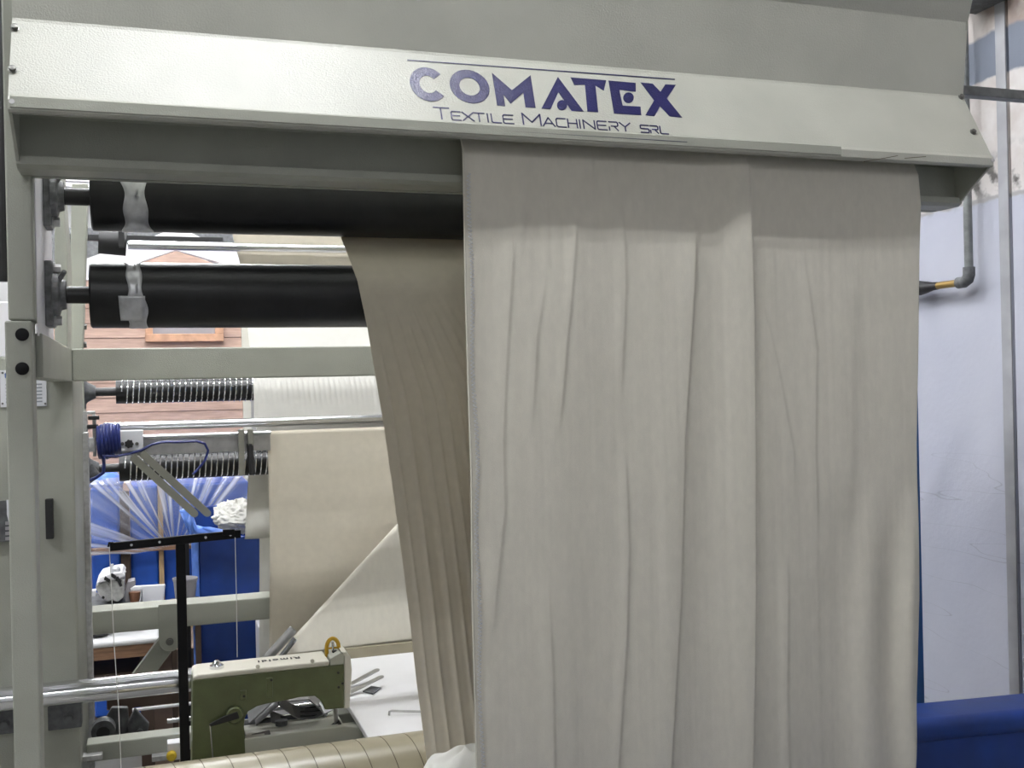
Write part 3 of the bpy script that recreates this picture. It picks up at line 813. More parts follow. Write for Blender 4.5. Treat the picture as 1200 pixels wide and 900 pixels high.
def webpt(u, v):
    s = v * cum[-1]
    for i in range(len(cum) - 1):
        if s <= cum[i + 1] + 1e-9: break
    t = (s - cum[i]) / max(1e-9, cum[i + 1] - cum[i])
    y = path[i][0] + (path[i + 1][0] - path[i][0]) * t; z = path[i][1] + (path[i + 1][1] - path[i][1]) * t
    py = proj((0.55, y, z))[1]
    xl = P(interp(LW, py), py, y).x
    x = xl + (1.72 - xl) * u ** 1.6
    d = x - xl
    g = max(0.0, min(1.0, (2.0 - z) / 0.28))
    q = d / (1 + 0.55 * g)        # gathered towards the left as it falls
    h = g * (0.0065 * (1 - abs(math.sin(q * 140 + 0.5 + 1.6 * noise.noise((q * 14, z * 0.25, 5.0))))) ** 2 + 0.0025 * math.sin(q * 40) + 0.003 * noise.noise((q * 60, z * 0.7, 2.0)))
    h += 0.0012 * noise.noise((d * 40, z * 2, 4.0)) * max(0, min(1, (2.08 - z) / 0.05))
    h *= max(0.0, min(1.0, d / 0.035))
    return (x, y - abs(h) if z > 1.9 else y - h, z)
wb = MB().grid(webpt, 330, 170).build('fabric_web', 'web_fabric', smooth='all', thick=0.0007, auto=False)
tag(wb, 'gathered beige fabric web stretched over lower black roller behind hanging sheet', 'fabric')

# ---- rear webs
def sheet(fn, nu, nv, name, m, label):
    o = MB().grid(fn, nu, nv).build(name, m, smooth='all', thick=0.0008, auto=False)
    return tag(o, label, 'fabric')
LU = [(150, 262), (275, 273), (307, 281), (385, 290), (443, 297), (505, 298)]
ZU0, ZU1 = 2.75, P(300, 500, SY).z
def wu(u, v):
    z = ZU0 + (ZU1 - ZU0) * v
    y = SY - 0.052
    if z > z1:
        y = SY - 0.052 + (z - z1) * 0.42
    py = proj((0.4, y, z))[1]
    xl = P(interp(LU, py), py, y).x
    x = xl + (1.6 - xl) * u
    rip = 0.0018 * math.sin(x * 2 * math.pi / 0.0205 + z * 30) * math.exp(-((z - z1) / 0.06) ** 2)
    return (x, y - rip, z)
sheet(wu, 420, 60, 'fabric_web', 'white_fabric', 'pale fabric web running down over the upper ribbed spreader roller')
def wtop(u, v):
    z = 2.75 + (P(300, 345, 4.3).z - 2.75) * v
    py = proj((0.4, 4.3, z))[1]
    xl = P(interp([(100, 262), (275, 272), (307, 281), (345, 286)], py), py, 4.3).x
    x = xl + (1.6 - xl) * u
    return (x, 4.3 + 0.002 * math.sin(x * 30), z)
sheet(wtop, 60, 20, 'fabric_web', 'web_fabric', 'beige fabric web behind the upper polished rod between the black rollers')
LB = [(480, 300), (560, 303), (640, 304), (770, 304)]
def w2(u, v):
    z = P(300, 500, 4.3).z + (P(300, 800, 4.3).z - P(300, 500, 4.3).z) * v
    py = proj((0.4, 4.3, z))[1]; xl = P(interp(LB, py), py, 4.3).x
    x = xl + (1.6 - xl) * u
    return (x, 4.3 + 0.004 * math.sin(x * 40), z)
sheet(w2, 80, 30, 'fabric_web', 'white_fabric', 'white fabric strip showing left of the beige sheet behind the rods')
def w2b(u, v):
    a, b_ = P(292 - 5 * v, 540 + 92 * v, 4.262), P(305, 540 + 92 * v, 4.262)
    x = a.x + (b_.x + 0.06 - a.x) * u
    return (x, 4.262 + 0.006 * v * math.sin(u * 6 + v * 2), a.z)
sheet(w2b, 16, 24, 'fabric_flap', 'white_fabric', 'short white fabric flap hanging beside the lower ribbed roller')
L3 = [(500, 313), (640, 316), (770, 315), (830, 314)]
def w3(u, v):
    za, zb_ = P(313, 505, 3.96).z, P(315, 800, 3.96).z
    z = za + (zb_ - za) * v
    y = 3.96 - 0.04 * v
    py = proj((0.4, y, z))[1]; xl = P(interp(L3, py), py, y).x
    x = xl + (1.6 - xl) * u
    return (x, y + 0.002 * math.sin(z * 50) * u - 0.012 * math.exp(-(u / 0.02) ** 2), z)
sheet(w3, 90, 60, 'fabric_sheet', 'web_fabric', 'tall beige fabric sheet hanging behind the sewing machine')
# diagonal fold around a turning bar, in front of it
da, db = (300, 800), (575, 500)
def w4(u, v):
    e0, e1 = P(*da, 3.86), P(*db, 3.86)
    top = e0 + (e1 - e0) * u
    zb_ = P(440, 753, 3.86).z
    if v < 0.12:                  # roll over the bar
        q = math.pi * (1 - v / 0.12); n = Vector((-0.73, 0, 0.68))
        return tuple(top + n * (0.012 * math.sin(q)) + Vector((0, 0.012 * math.cos(q) * -1, 0)) + Vector((0, -0.0, 0)))
    t = (v - 0.12) / 0.88
    zz_ = top.z + (min(zb_, top.z) - top.z) * t
    return (top.x + 0.002 * t, 3.86 - 0.012 - 0.02 * t, zz_)
sheet(w4, 60, 40, 'folded_web', 'fabric', 'cream fabric folded along a diagonal edge above the white table')
a, b_ = P(303, 782, 3.82), P(344, 737, 3.82)
tb = MB().cyl(a, b_, 0.016, n=16).build('turning_bar', 'steel', mach, smooth=True)
MB().tube([P(318, 785, 3.80), P(346, 748, 3.80)], 0.010, 10).build('turning_bar', 'chrome', mach, smooth=True)

# ---- white table with fittings
TZ = 0.775
tbx0 = P(300, 775, 3.7).x
tab = empty('work_table', (1.0, 3.4, 0), 'white laminate work table beside the green sewing machine', 'table')
MB().box(0.55, 1.72, 2.905, 3.80, TZ - 0.018, TZ).build('table_top', 'white_board', tab, bev=0.003)
MB().box(0.60, 1.72, 3.80, 3.82, TZ - 0.03, P(440, 757, 3.80).z).build('back_strip', 'tan_wrap', tab, bev=0.002)
for x, y in ((0.68, 3.02), (1.66, 3.02), (0.68, 3.74), (1.66, 3.74)):
    MB().box(x - 0.02, x + 0.02, y - 0.02, y + 0.02, 0, TZ - 0.025).build('leg', 'paint', tab)
def tongue(a, b_, wd, name, lab):
    a, b_ = PZ(*a, TZ + 0.004), PZ(*b_, TZ + 0.03); t = (b_ - a).normalized(); n = t.cross(Vector((0, 0, 1))).normalized() * wd / 2
    poly = [a - n, b_ - n] + [b_ - n * math.cos(math.pi * k / 6) + t * wd / 2 * math.sin(math.pi * k / 6) for k in range(1, 6)] + [b_ + n, a + n]
    o = MB().prism(poly, (0, 0, 0.003)).build(name, 'steel')
    return tag(o, lab, 'metal guide', 'steel guide tongues')
tongue((404, 806), (441, 786), 0.022, 'guide_tongue', 'upper of two rounded steel guide tongues lying on the white table')
tongue((404, 815), (446, 794), 0.022, 'guide_tongue', 'lower of two rounded steel guide tongues lying on the white table')
c = [PZ(x, y, TZ + 0.002) for x, y in ((425, 811), (435, 805), (447, 807), (437, 814))]
tag(MB().prism(c, (0, 0, 0.004)).build('metal_plate', 'cast'), 'small dark square metal plate lying on the white table', 'plate')
hk = [PZ(456, 838, TZ + 0.004), PZ(456.5, 834, TZ + 0.012), PZ(459, 833, TZ + 0.012), PZ(475, 833.5, TZ + 0.010), PZ(510, 834, TZ + 0.008)]
tag(MB().tube(hk, 0.0035, 8).build('hook_rod', 'steel', smooth=True), 'thin hooked steel rod lying on the white table', 'rod')

# ================================================================== SEWING MACHINE
SYF = 3.08                       # face towards the camera
sw = empty('sewing_machine', (0.32, 3.14, 0.6), 'green industrial sewing machine with cream top cover', 'sewing machine')
def SQ(px, py, Y=SYF): return P(px, py, Y)
body_px = [(226, 797), (387, 780), (403, 778), (404, 830), (381, 832), (377, 822), (369, 816), (352, 817), (335, 821), (312, 825), (301, 828), (291, 834), (287, 842), (286, 852), (289, 880), (291, 905), (225, 912)]
body = MB().prism([SQ(x, y) for x, y in body_px], (0, 0.125, 0)).build('body', 'sew_green', sw, bev=0.004, seg=3)
cov = MB().prism([SQ(226, 797.5), SQ(386, 780.5), SQ(386, 774), SQ(232, 790.5), SQ(227, 793)], (0, 0.125, 0)).build('top_cover', 'cream', sw, bev=0.006, seg=3)
hx = MB().prism([SQ(387, 780), SQ(403, 778.5), SQ(403, 768), SQ(399, 765), SQ(387, 772)], (0, 0.122, 0)).build('head_cap', 'paint_smooth', sw, bev=0.002)
MB().prism([SQ(403.5, 831), SQ(410, 829.5), SQ(412.5, 785), SQ(411, 770), SQ(406, 764), (SQ(400, 764)), SQ(403.5, 770)], (0, 0.12, 0)).build('face_plate', 'cream', sw, bev=0.003)
# raised pads and ports on the green face
def pad(px, py, w_, h, nm='pad'):
    a = SQ(px, py, SYF - 0.003)
    MB().box(a.x - w_ / 2, a.x + w_ / 2, SYF - 0.003, SYF + 0.004, a.z - h / 2, a.z + h / 2).build(nm, 'sew_green', sw, bev=0.003)
pad(316, 806, 0.018, 0.058); pad(285, 815, 0.018, 0.03)
for px, py in ((286, 816), (396.5, 788.5), (401.5, 801), (397, 805.5), (318, 797)):
    p = SQ(px, py, SYF - 0.0035)
    MB().cyl(p, p + Vector((0, 0.004, 0)), 0.0035, n=12).build('port', 'dark', sw)
# oil sight dome and screws on the cover
p = P(254, 780, SYF + 0.05)
MB().lathe(p + Vector((0, 0, -0.01)), p + Vector((0, 0, 0.016)), [(0, 0.02), (0.45, 0.02), (0.5, 0.014), (0.8, 0.011), (1.0, 0.004)], 20).build('oil_sight', 'chrome', sw, smooth=True)
for px, py in ((302, 781), (366, 774.5)):
    p = P(px, py, SYF)
    MB().cyl(p + Vector((0, 0.002, 0)), p + Vector((0, -0.003, 0)), 0.006, n=12).build('cover_screw', 'cream', sw)
# name on the cover, read from the other side
tx = bpy.data.curves.new('t', 'FONT'); tx.body = 'Rimoldi'; tx.offset = 0.0006; tx.size = 0.032; tx.align_x = 'CENTER'; tx.align_y = 'CENTER'; tx.extrude = 0.0003; tx.space_character = 1.25
to = bpy.data.objects.new('t', tx); COL.objects.link(to)
bpy.context.view_layer.update()
dg = bpy.context.evaluated_depsgraph_get()
me = bpy.data.meshes.new_from_object(to.evaluated_get(dg))
bpy.data.objects.remove(to); bpy.data.curves.remove(tx)
me.materials.clear(); me.materials.append(MATS['dark'])
ln_o = bpy.data.objects.new('lettering', me); COL.objects.link(ln_o)
pa, pb_ = SQ(250, 788.5), SQ(380, 774.7)
tilt = math.atan2(pb_.z - pa.z, pb_.x - pa.x)
tp_ = P(327, 772.5, SYF + 0.07)
tp_.z = pa.z + (tp_.x - pa.x) * math.tan(tilt) + 0.0012
ln_o.parent = sw; ln_o.location = tp_ - WL[sw.name]; ln_o.rotation_euler = (0, -tilt, math.pi)
# amber thread tension guard on the head
p = P(390, 764, SYF + 0.06)
ring_ = [(p.x + 0.018 * math.cos(a), p.y, p.z + 0.012 + (0.028 if math.sin(a) > 0 else 0.0) * math.sin(a)) for a in [math.pi * k / 12 for k in range(13)]]
ring_ = [(p.x - 0.018, p.y, p.z - 0.012)][::-1] + [(p.x + 0.018, p.y, p.z - 0.012)] + ring_ + [(p.x - 0.018, p.y, p.z - 0.012)]
g_ = MB().tube(ring_[1:], 0.006, 8).build('needle_guard', 'amber', sw, smooth=True)
MB().tube([(p.x - 0.014, p.y, p.z + 0.012), (p.x + 0.014, p.y, p.z + 0.012)], 0.003, 6).build('guard_bar', 'amber', g_, smooth=True)
MB().cyl((p.x, p.y, p.z - 0.01), (p.x, p.y, p.z + 0.03), 0.004, n=10).build('tension_post', 'chrome', g_, smooth=True)
MB().box(p.x - 0.004, p.x + 0.018, p.y - 0.025, p.y - 0.008, p.z - 0.016, p.z + 0.008).build('black_block', 'dark', g_, bev=0.002)
# knee lever crank on the column
p = SQ(275, 838, SYF - 0.012)
cr = MB().lathe(p + Vector((0, 0.014, 0)), p + Vector((0, -0.008, 0)), [(0, 0.024), (0.8, 0.024), (1, 0.02)], 20).build('crank_boss', 'sew_green', sw, smooth=True)
MB().prism([SQ(278, 834, SYF - .022), SQ(281, 842, SYF - .022), SQ(246, 852, SYF - .022), SQ(245, 849, SYF - .022), SQ(262, 840, SYF - .022)], (0, 0.008, 0)).build('crank_arm', 'dark', cr, bev=0.002)
MB().tube([SQ(246, 850, SYF - .02), SQ(247, 862, SYF - .02), SQ(250, 900, SYF - .02)], 0.0022, 6).build('pull_wire', 'chrome', cr, smooth=True)
# needle bar and foot
p = SQ(393.5, 832, SYF + 0.05)
nb = MB().cyl(p + Vector((0, 0, 0.01)), p + Vector((0, 0, -0.04)), 0.008, 0.006, n=14).build('needle_bar', 'steel', sw, smooth=True)
MB().cyl(p + Vector((0, 0, -0.04)), p + Vector((0, 0, -0.075)), 0.006, n=10).obox(p + Vector((0.0, -0.005, -0.062)), (0.016, 0, 0), (0, 0.014, 0), (0, 0, 0.006)).build('presser_foot', 'dark', nb, bev=0.002)
# bed plates
bedz = P(330, 862, SYF + 0.02).z
bed = MB().prism([P(286, 866, SYF), P(403, 851, SYF), P(425, 853, SYF), P(425, 905, SYF), P(286, 905, SYF)], (0, 0.03, 0)).build('bed', 'paint_smooth', sw, bev=0.003)
bx = PZ(286, 862, bedz).x
zb1 = P(403, 851, SYF).z; zb0 = P(286, 866, SYF).z
MB().prism([P(289, 866, SYF + 0.03), P(352, 858, SYF + .03), P(404, 851, SYF + .03), P(404, 858, SYF + .03), P(289, 872, SYF + .03)], (0, 0.13, 0)).build('bed_plate', 'paint_smooth', sw, bev=0.002)
p = P(306, 864, SYF + 0.03); MB().obox(p, (0.026, 0, 0.003), (0, 0.02, 0), (0, 0, 0.010)).build('bed_latch', 'dark', sw, bev=0.003)
p = P(395, 855, SYF + 0.06); MB().prism([P(387, 857, SYF + .02), P(399, 847, SYF + .02), P(406, 856, SYF + .02), P(393, 860, SYF + .02)], (0, 0.04, 0)).build('needle_plate', 'dark', sw)
# bent folder guides seen under the arm
def bent(pts_, dep, nm, m):
    a = [P(x, y, SYF + 0.14) for x, y in pts_]
    mb = MB()
    for q, r_2 in zip(a[:-1], a[1:]):
        mb.add([q, r_2, r_2 + Vector((0, dep, 0.02)), q + Vector((0, dep, 0.02))], [(0, 1, 2, 3)])
    o = mb.build(nm, m, sw, thick=0.003, auto=False, smooth=False)
    return o
bent([(326, 826), (345, 840), (360, 845), (378, 838), (390, 832)], 0.06, 'folder_plate', 'guide_steel')
bent([(318, 846), (340, 854), (362, 856), (385, 847)], 0.05, 'folder_plate', 'guide_steel')
bent([(292, 848), (312, 830), (322, 820)], 0.05, 'folder_plate', 'guide_steel')
bent([(300, 850), (318, 834), (330, 824)], 0.09, 'folder_plate', 'guide_steel')
bent([(322, 818), (340, 822), (362, 820), (374, 830), (384, 842)], 0.14, 'folder_plate', 'guide_steel')
bent([(286, 857), (330, 852), (386, 846)], 0.04, 'folder_plate', 'cast')
p = P(330, 856, SYF + 0.12); MB().cyl(p + Vector((0, 0, -0.03)), p + Vector((0, 0, 0.03)), 0.018, n=20).build('folder_post', 'cast', sw, smooth=True)
for k in range(3):
    q = [P(352 + j * 6, 829 + k * 5 + 1.2 * math.sin(j * 0.7) - j * 0.6, SYF + 0.15) for j in range(5)]
    MB().tube(q, 0.002, 6).build('folder_slot', 'dark', sw, smooth=True)
MB().box(0.10, 0.62, SYF - 0.0 + 0.01, SYF + 0.22, 0.55, zb0 - 0.06).build('bed_base', 'paint', sw)

# ================================================================== THREAD STAND
ty = 2.98
ts = empty('thread_stand', P(214, 890, ty), 'black thread stand with slanting top bar left of sewing machine', 'thread stand')
a, b_ = P(209, 632, ty), P(219.5, 895, ty)
MB().box(P(208.5, 760, ty).x, P(220, 760, ty).x, ty, ty + 0.025, 0.45, P(214, 630, ty).z).build('pole', 'black_paint', ts, bev=0.002)
q0, q1 = P(129, 641, ty - 0.006), P(282, 625.5, ty - 0.006)
MB().obox((q0 + q1) / 2, (q1 - q0) / 2, (0, 0.006, 0), (0, 0, 0.011)).build('cross_bar', 'black_paint', ts, bev=0.002)
MB().tube([P(133, 636, ty - .01), P(128, 636, ty - .01), P(127, 641, ty - .01)], 0.003, 6).build('thread_hook', 'black_paint', ts, smooth=True)
for px in (154, 187, 241, 270):
    py = 641 + (px - 129) * (625.5 - 641) / 153
    p = P(px, py, ty - 0.012); MB().cyl(p, p + Vector((0, -0.003, 0)), 0.0035, n=10).build('eyelet', 'chrome', ts)
q0, q1 = P(261, 627.5, ty - 0.016), P(275, 620, ty - 0.016)
MB().box(q0.x, q1.x, ty - 0.02, ty - 0.012, q0.z, q1.z).build('clip', 'black_paint', ts, bev=0.001)
for pts_, lab in (([(128, 641), (131, 700), (134, 760), (139, 830), (142, 905)], 'white sewing thread hanging from left end of the thread stand'),
                  ([(275.5, 630), (277, 700), (278, 770)], 'white sewing thread hanging from right end of the thread stand')):
    tag(MB().tube([P(x, y, ty - 0.014 + (0.03 if x > 200 else 0) * i) for i, (x, y) in enumerate(pts_)], 0.0012, 5).build('thread', 'thread', smooth=True), lab, 'thread', 'hanging threads')
# small white block with yellow plug on the lower rail
vb = empty('valve_block', P(203, 884, 3.40), 'small white block with yellow plug by the black thread stand foot', 'valve')
a, b_ = P(196, 872, 3.40), P(212, 890, 3.40)
MB().box(a.x, b_.x, 3.40, 3.449, b_.z, a.z).build('block', 'white_paint', vb, bev=0.003)
p = P(201, 885, 3.40); MB().lathe(p, p + Vector((0, -0.018, 0)), [(0, 0.015), (0.7, 0.015), (1, 0.010)], 16).build('plug', 'yellow', vb, smooth=True)

# ================================================================== CLOTH BIN AT THE FRONT (rim just under the frame edge)
def tub(name, x0, x1, y0, y1, z1_, m, label, cat='bin', taper=0.04, rim=0.03, rot=0.0, lipH=0.05, group=None):
    cx, cy = (x0 + x1) / 2, (y0 + y1) / 2
    t = empty(name, (cx, cy, 0), label, cat, group)
    hx_, hy_ = (x1 - x0) / 2, (y1 - y0) / 2
    def loop(hx2, hy2, z, rc=0.07, n=6):
        out_ = []
        for sx, sy, a0 in ((1, 1, 0), (-1, 1, 90), (-1, -1, 180), (1, -1, 270)):
            for k in range(n + 1):
                a = R(a0 + 90 * k / n)
                out_.append(Vector((cx + sx * (hx2 - rc) + rc * math.cos(a), cy + sy * (hy2 - rc) + rc * math.sin(a), z)))
        return out_
    def skin(loops, close_bottom=False):
        mb = MB(); n = len(loops[0]); vs = [p for l in loops for p in l]; fs = []
        for i in range(len(loops) - 1):
            for k in range(n): fs.append((i * n + k, i * n + (k + 1) % n, (i + 1) * n + (k + 1) % n, (i + 1) * n + k))
        if close_bottom: fs += [tuple(range(n))]
        cR, sR = math.cos(rot), math.sin(rot)
        vs = [Vector((cx + (p.x - cx) * cR - (p.y - cy) * sR, cy + (p.x - cx) * sR + (p.y - cy) * cR, p.z)) for p in vs]
        return mb.add(vs, fs)
    tp2 = taper
    skin([loop(hx_ - tp2 - 0.02, hy_ - tp2 - 0.02, 0.03), loop(hx_ - tp2, hy_ - tp2, 0.01), loop(hx_ - rim, hy_ - rim, z1_ - lipH), loop(hx_ - rim, hy_ - rim, z1_ - 0.005),
          loop(hx_ - rim - 0.012, hy_ - rim - 0.012, z1_ - 0.005), loop(hx_ - rim - 0.012, hy_ - rim - 0.012, z1_ - lipH), loop(hx_ - tp2 - 0.015, hy_ - tp2 - 0.015, 0.03)], False).build('body', m, t, smooth=True)
    skin([loop(hx_ - rim - 0.013, hy_ - rim - 0.013, z1_ - 0.008), loop(hx_ - rim - 0.006, hy_ - rim - 0.006, z1_), loop(hx_ - 0.006, hy_ - 0.006, z1_), loop(hx_, hy_, z1_ - 0.008),
          loop(hx_, hy_, z1_ - lipH), loop(hx_ - 0.008, hy_ - 0.008, z1_ - lipH), loop(hx_ - rim, hy_ - rim, z1_ - lipH + 0.01)]).build('rim', m, t, smooth=True)
    MB().box(cx - hx_ + tp2 + 0.05, cx + hx_ - tp2 - 0.05, cy - hy_ + tp2 + 0.05, cy + hy_ - tp2 - 0.05, 0.0, 0.03).build('bottom', m, t)
    return t
tub('cloth_bin', 0.40, 1.88, 1.98, 2.64, 0.70, 'blue_plastic', 'blue plastic bin catching the cloth under the hanging sheet')
# heap of cloth spilling over the bin's back corner
hc = P(545, 905, 2.44)
def heap(u, v):
    a = 2 * math.pi * u; b2 = math.pi * v
    n_ = 1 + 0.16 * math.sin(a * 5 + 3 * math.cos(b2)) * math.sin(b2) + 0.12 * noise.noise((math.cos(a) * 2, math.sin(a) * 2, v * 3))
    x = hc.x + 0.125 * n_ * math.cos(a) * math.sin(b2)
    y = hc.y + 0.06 * n_ * math.sin(a) * math.sin(b2)
    z = hc.z - 0.045 + 0.10 * math.cos(b2) * (1 + 0.1 * math.sin(a * 3)) + 0.012 * math.sin(x * 90 + a)* math.sin(b2)
    return (x, y, z)
tag(MB().grid(heap, 72, 36).build('cloth_heap', 'white_fabric', smooth='all'), 'crumpled off-white cloth heap at the foot of the hanging sheet', 'cloth')

# ================================================================== RIGHT SIDE
# blue bin bottom right
ra, rb = P(1068, 834, 2.75), P(1200, 820, 2.75)
rz = ra.z
t_ = empty('storage_trough', (2.52, 2.72, 0), 'dark blue plastic trough with rounded top in the bottom right corner', 'trough')
def rotz(mb, c, a):
    ca, sa = math.cos(a), math.sin(a)
    mb.v = [(c[0] + (x - c[0]) * ca - (y - c[1]) * sa, c[1] + (x - c[0]) * sa + (y - c[1]) * ca, z) for x, y, z in mb.v]
    return mb
rotz(MB().box(1.98, 3.06, 2.635, 2.80, 0.02, rz - 0.03), (2.52, 2.72), R(-6.5)).build('body', 'blue_plastic', t_, bev=0.012, seg=3)
rotz(MB().box(1.97, 3.07, 2.625, 2.81, rz - 0.075, rz), (2.52, 2.72), R(-6.5)).build('lid', 'blue_plastic', t_, bev=0.028, seg=5, smooth='all')
rotz(MB().box(2.02, 3.02, 2.65, 2.79, 0.0, 0.02), (2.52, 2.72), R(-6.5)).build('skid', 'dark', t_)
# blue panel standing behind
ba, bb_ = P(1084, 832, 3.35), P(1081, 401, 3.35)
tag(MB().box(ba.x - 0.55, ba.x, 3.35, 3.375, 0, bb_.z).build('blue_panel', 'blue_panel', bev=0.003), 'tall blue board standing between hanging sheet and side wall', 'board')
# wall pipe with elbow, brass nipple and valve
py_ = PX(1134, 250, 3.14); pz_ = PX(1134, 322, 3.14)
pipe = empty('wall_pipe', (3.14, py_.y, pz_.z), 'grey pipe running down the side wall to an elbow', 'pipe')
MB().cyl((3.14, py_.y, pz_.z), (3.14, py_.y, 4.98), 0.017, n=18).build('riser', 'pipe', pipe, smooth=True)
e = Vector((3.14, py_.y, pz_.z))
MB().tube([e + Vector((0, 0, 0.03)), e, e + Vector((0, 0.008, -0.018)), e + Vector((0, 0.03, -0.028)), e + Vector((0, 0.06, -0.028))], 0.024, 14).build('elbow', 'cast', pipe, smooth=True)
ye = e.y + 0.06; zl = e.z - 0.028
MB().cyl((3.14, ye, zl), (3.14, ye + 0.12, zl), 0.015, n=14).build('nipple', 'brass', pipe, smooth=True)
MB().lathe((3.14, ye + 0.12, zl), (3.14, ye + 0.32, zl), [(0, 0.016), (0.15, 0.018), (0.3, 0.024), (0.55, 0.032), (0.75, 0.022), (1, 0.018)], 14).build('valve', 'dark', pipe, smooth=True)
MB().cyl((3.14, ye + 0.32, zl), (3.14, ye + 1.6, zl), 0.015, n=14).build('branch', 'pipe', pipe, smooth=True)
for z in (2.6, 3.6):
    MB().box(3.135, 3.2, e.y - 0.03, e.y + 0.03, z, z + 0.03).build('pipe_clip', 'pipe', pipe)
# tie bar from the hood to the wall
tb0 = P(1127, 106, 2.36)
tag(MB().box(HX1 - 0.01, 3.18, 2.35, 2.385, tb0.z - 0.014, tb0.z + 0.013).build('tie_bar', 'pipe', bev=0.003), 'thin dark steel bar from the hood to the side wall', 'bar')
# lamp bracket high on the wall
br = empty('wall_bracket', PX(1150, 5, 3.15), 'dark metal bracket high up on the side wall', 'bracket')
p = PX(1150, -3, 3.12)
MB().box(3.06, 3.2, p.y - 0.10, p.y + 0.12, p.z - 0.02, p.z + 0.02).build('plate', 'cast', br, bev=0.004)
MB().box(3.04, 3.2, p.y - 0.16, p.y + 0.16, p.z + 0.05, p.z + 0.16).build('box', 'dark', br, bev=0.006)
MB().cyl((3.05, p.y - 0.12, p.z + 0.035), (3.05, p.y + 0.14, p.z + 0.035), 0.014, n=12).build('bar', 'chrome', br, smooth=True)

# ================================================================== BACKGROUND LEFT
# ---- timber hut
HY = 6.5
sx0, sx1 = P(60, 450, HY).x, P(284, 450, HY).x
hut = empty('timber_hut', ((sx0 + sx1) / 2, HY, 0), 'small brown plank hut with white gable roof behind the machine', 'hut')
apex = P(206, 294, HY); eave = P(98, 334, HY).z
zz_, i = 0.0, 0
ph = 0.086
cxh = apex.x
while zz_ < apex.z - 0.01:
    za, zb_ = zz_ + 0.0015, min(zz_ + ph, apex.z)
    def half(z): return 99 if z < eave else max(0.02, (apex.z - z) / (apex.z - eave) * 0.62)
    poly = []
    for z in (za, zb_):
        poly.append((max(sx0, cxh - half(z)), min(sx1, cxh + half(z)), z))
    (l0_, r0_, q0_), (l1_, r1_, q1_) = poly
    MB().prism([(l0_, HY, q0_), (r0_, HY, q0_), (r1_, HY + 0.006, q1_), (l1_, HY + 0.006, q1_)], (0, 0.03, 0)).build('plank', 'plank', hut)
    zz_ += ph; i += 1
MB().box(sx0, sx1 - 0.02, HY + 0.04, HY + 1.6, 0, eave).build('body', 'wood', hut)
MB().box(sx1, sx1 + 0.045, HY - 0.03, HY + 0.02, 0, eave + 0.1).build('corner_trim', 'cream', hut)
# gable roof boards (white), overhanging to the front
def W(px, py, Y=HY - 0.25): return P(px, py, Y)
a0, a1, a2 = W(95, 331), W(206, 291), W(290, 309)
b0_, b1_, b2_ = W(100, 303), W(150, 285), W(275, 291)
MB().prism([W(96, 330), W(206, 293), W(262, 309), W(282, 309), W(276, 291), W(150, 286), W(98, 304)], (0, 0.05, 0)).build('bargeboard', 'white_paint', hut)
MB().prism([W(165, 283, HY + 0.2), W(192, 272, HY + 0.2), W(222, 272, HY + 0.2), W(248, 284, HY + 0.2)], (0, 1.2, 0)).build('roof_cap', 'white_paint', hut)
MB().prism([(sx0 - 0.1, HY + 0.05, eave), (sx1 + 0.1, HY + 0.05, eave), (cxh, HY + 0.05, apex.z + 0.05)], (0, 1.5, 0)).build('roof', 'white_paint', hut)
# framed window
f0, f1 = P(169, 330, HY - 0.02), P(262, 400, HY - 0.02)
i0, i1 = P(178, 338, HY - 0.02), P(252, 391, HY - 0.02)
fr = MB()
for bx_ in ((f0.x, f1.x, f1.z, i1.z), (f0.x, f1.x, i0.z, f0.z), (f0.x, i0.x, i1.z, i0.z), (i1.x, f1.x, i1.z, i0.z)):
    fr.box(bx_[0], bx_[1], HY - 0.035, HY, bx_[2], bx_[3])
wf = fr.build('window_frame', 'frame_wood', hut, bev=0.003)
MB().box(i0.x, i1.x, HY - 0.012, HY, i1.z, i0.z).build('pane', 'grey_plastic', wf)

# ---- cage bin wrapped in film
BY = 5.65
bx0, bx1 = P(104, 600, BY).x, P(292, 600, BY).x
ztop, zmid, zlow = P(200, 562, BY).z, P(140, 643, BY).z, 0.15
cage = empty('film_wrapped_bin', ((bx0 + bx1) / 2, BY + 0.4, 0), 'large blue bin in a rusty frame wrapped with clear plastic film', 'bin')
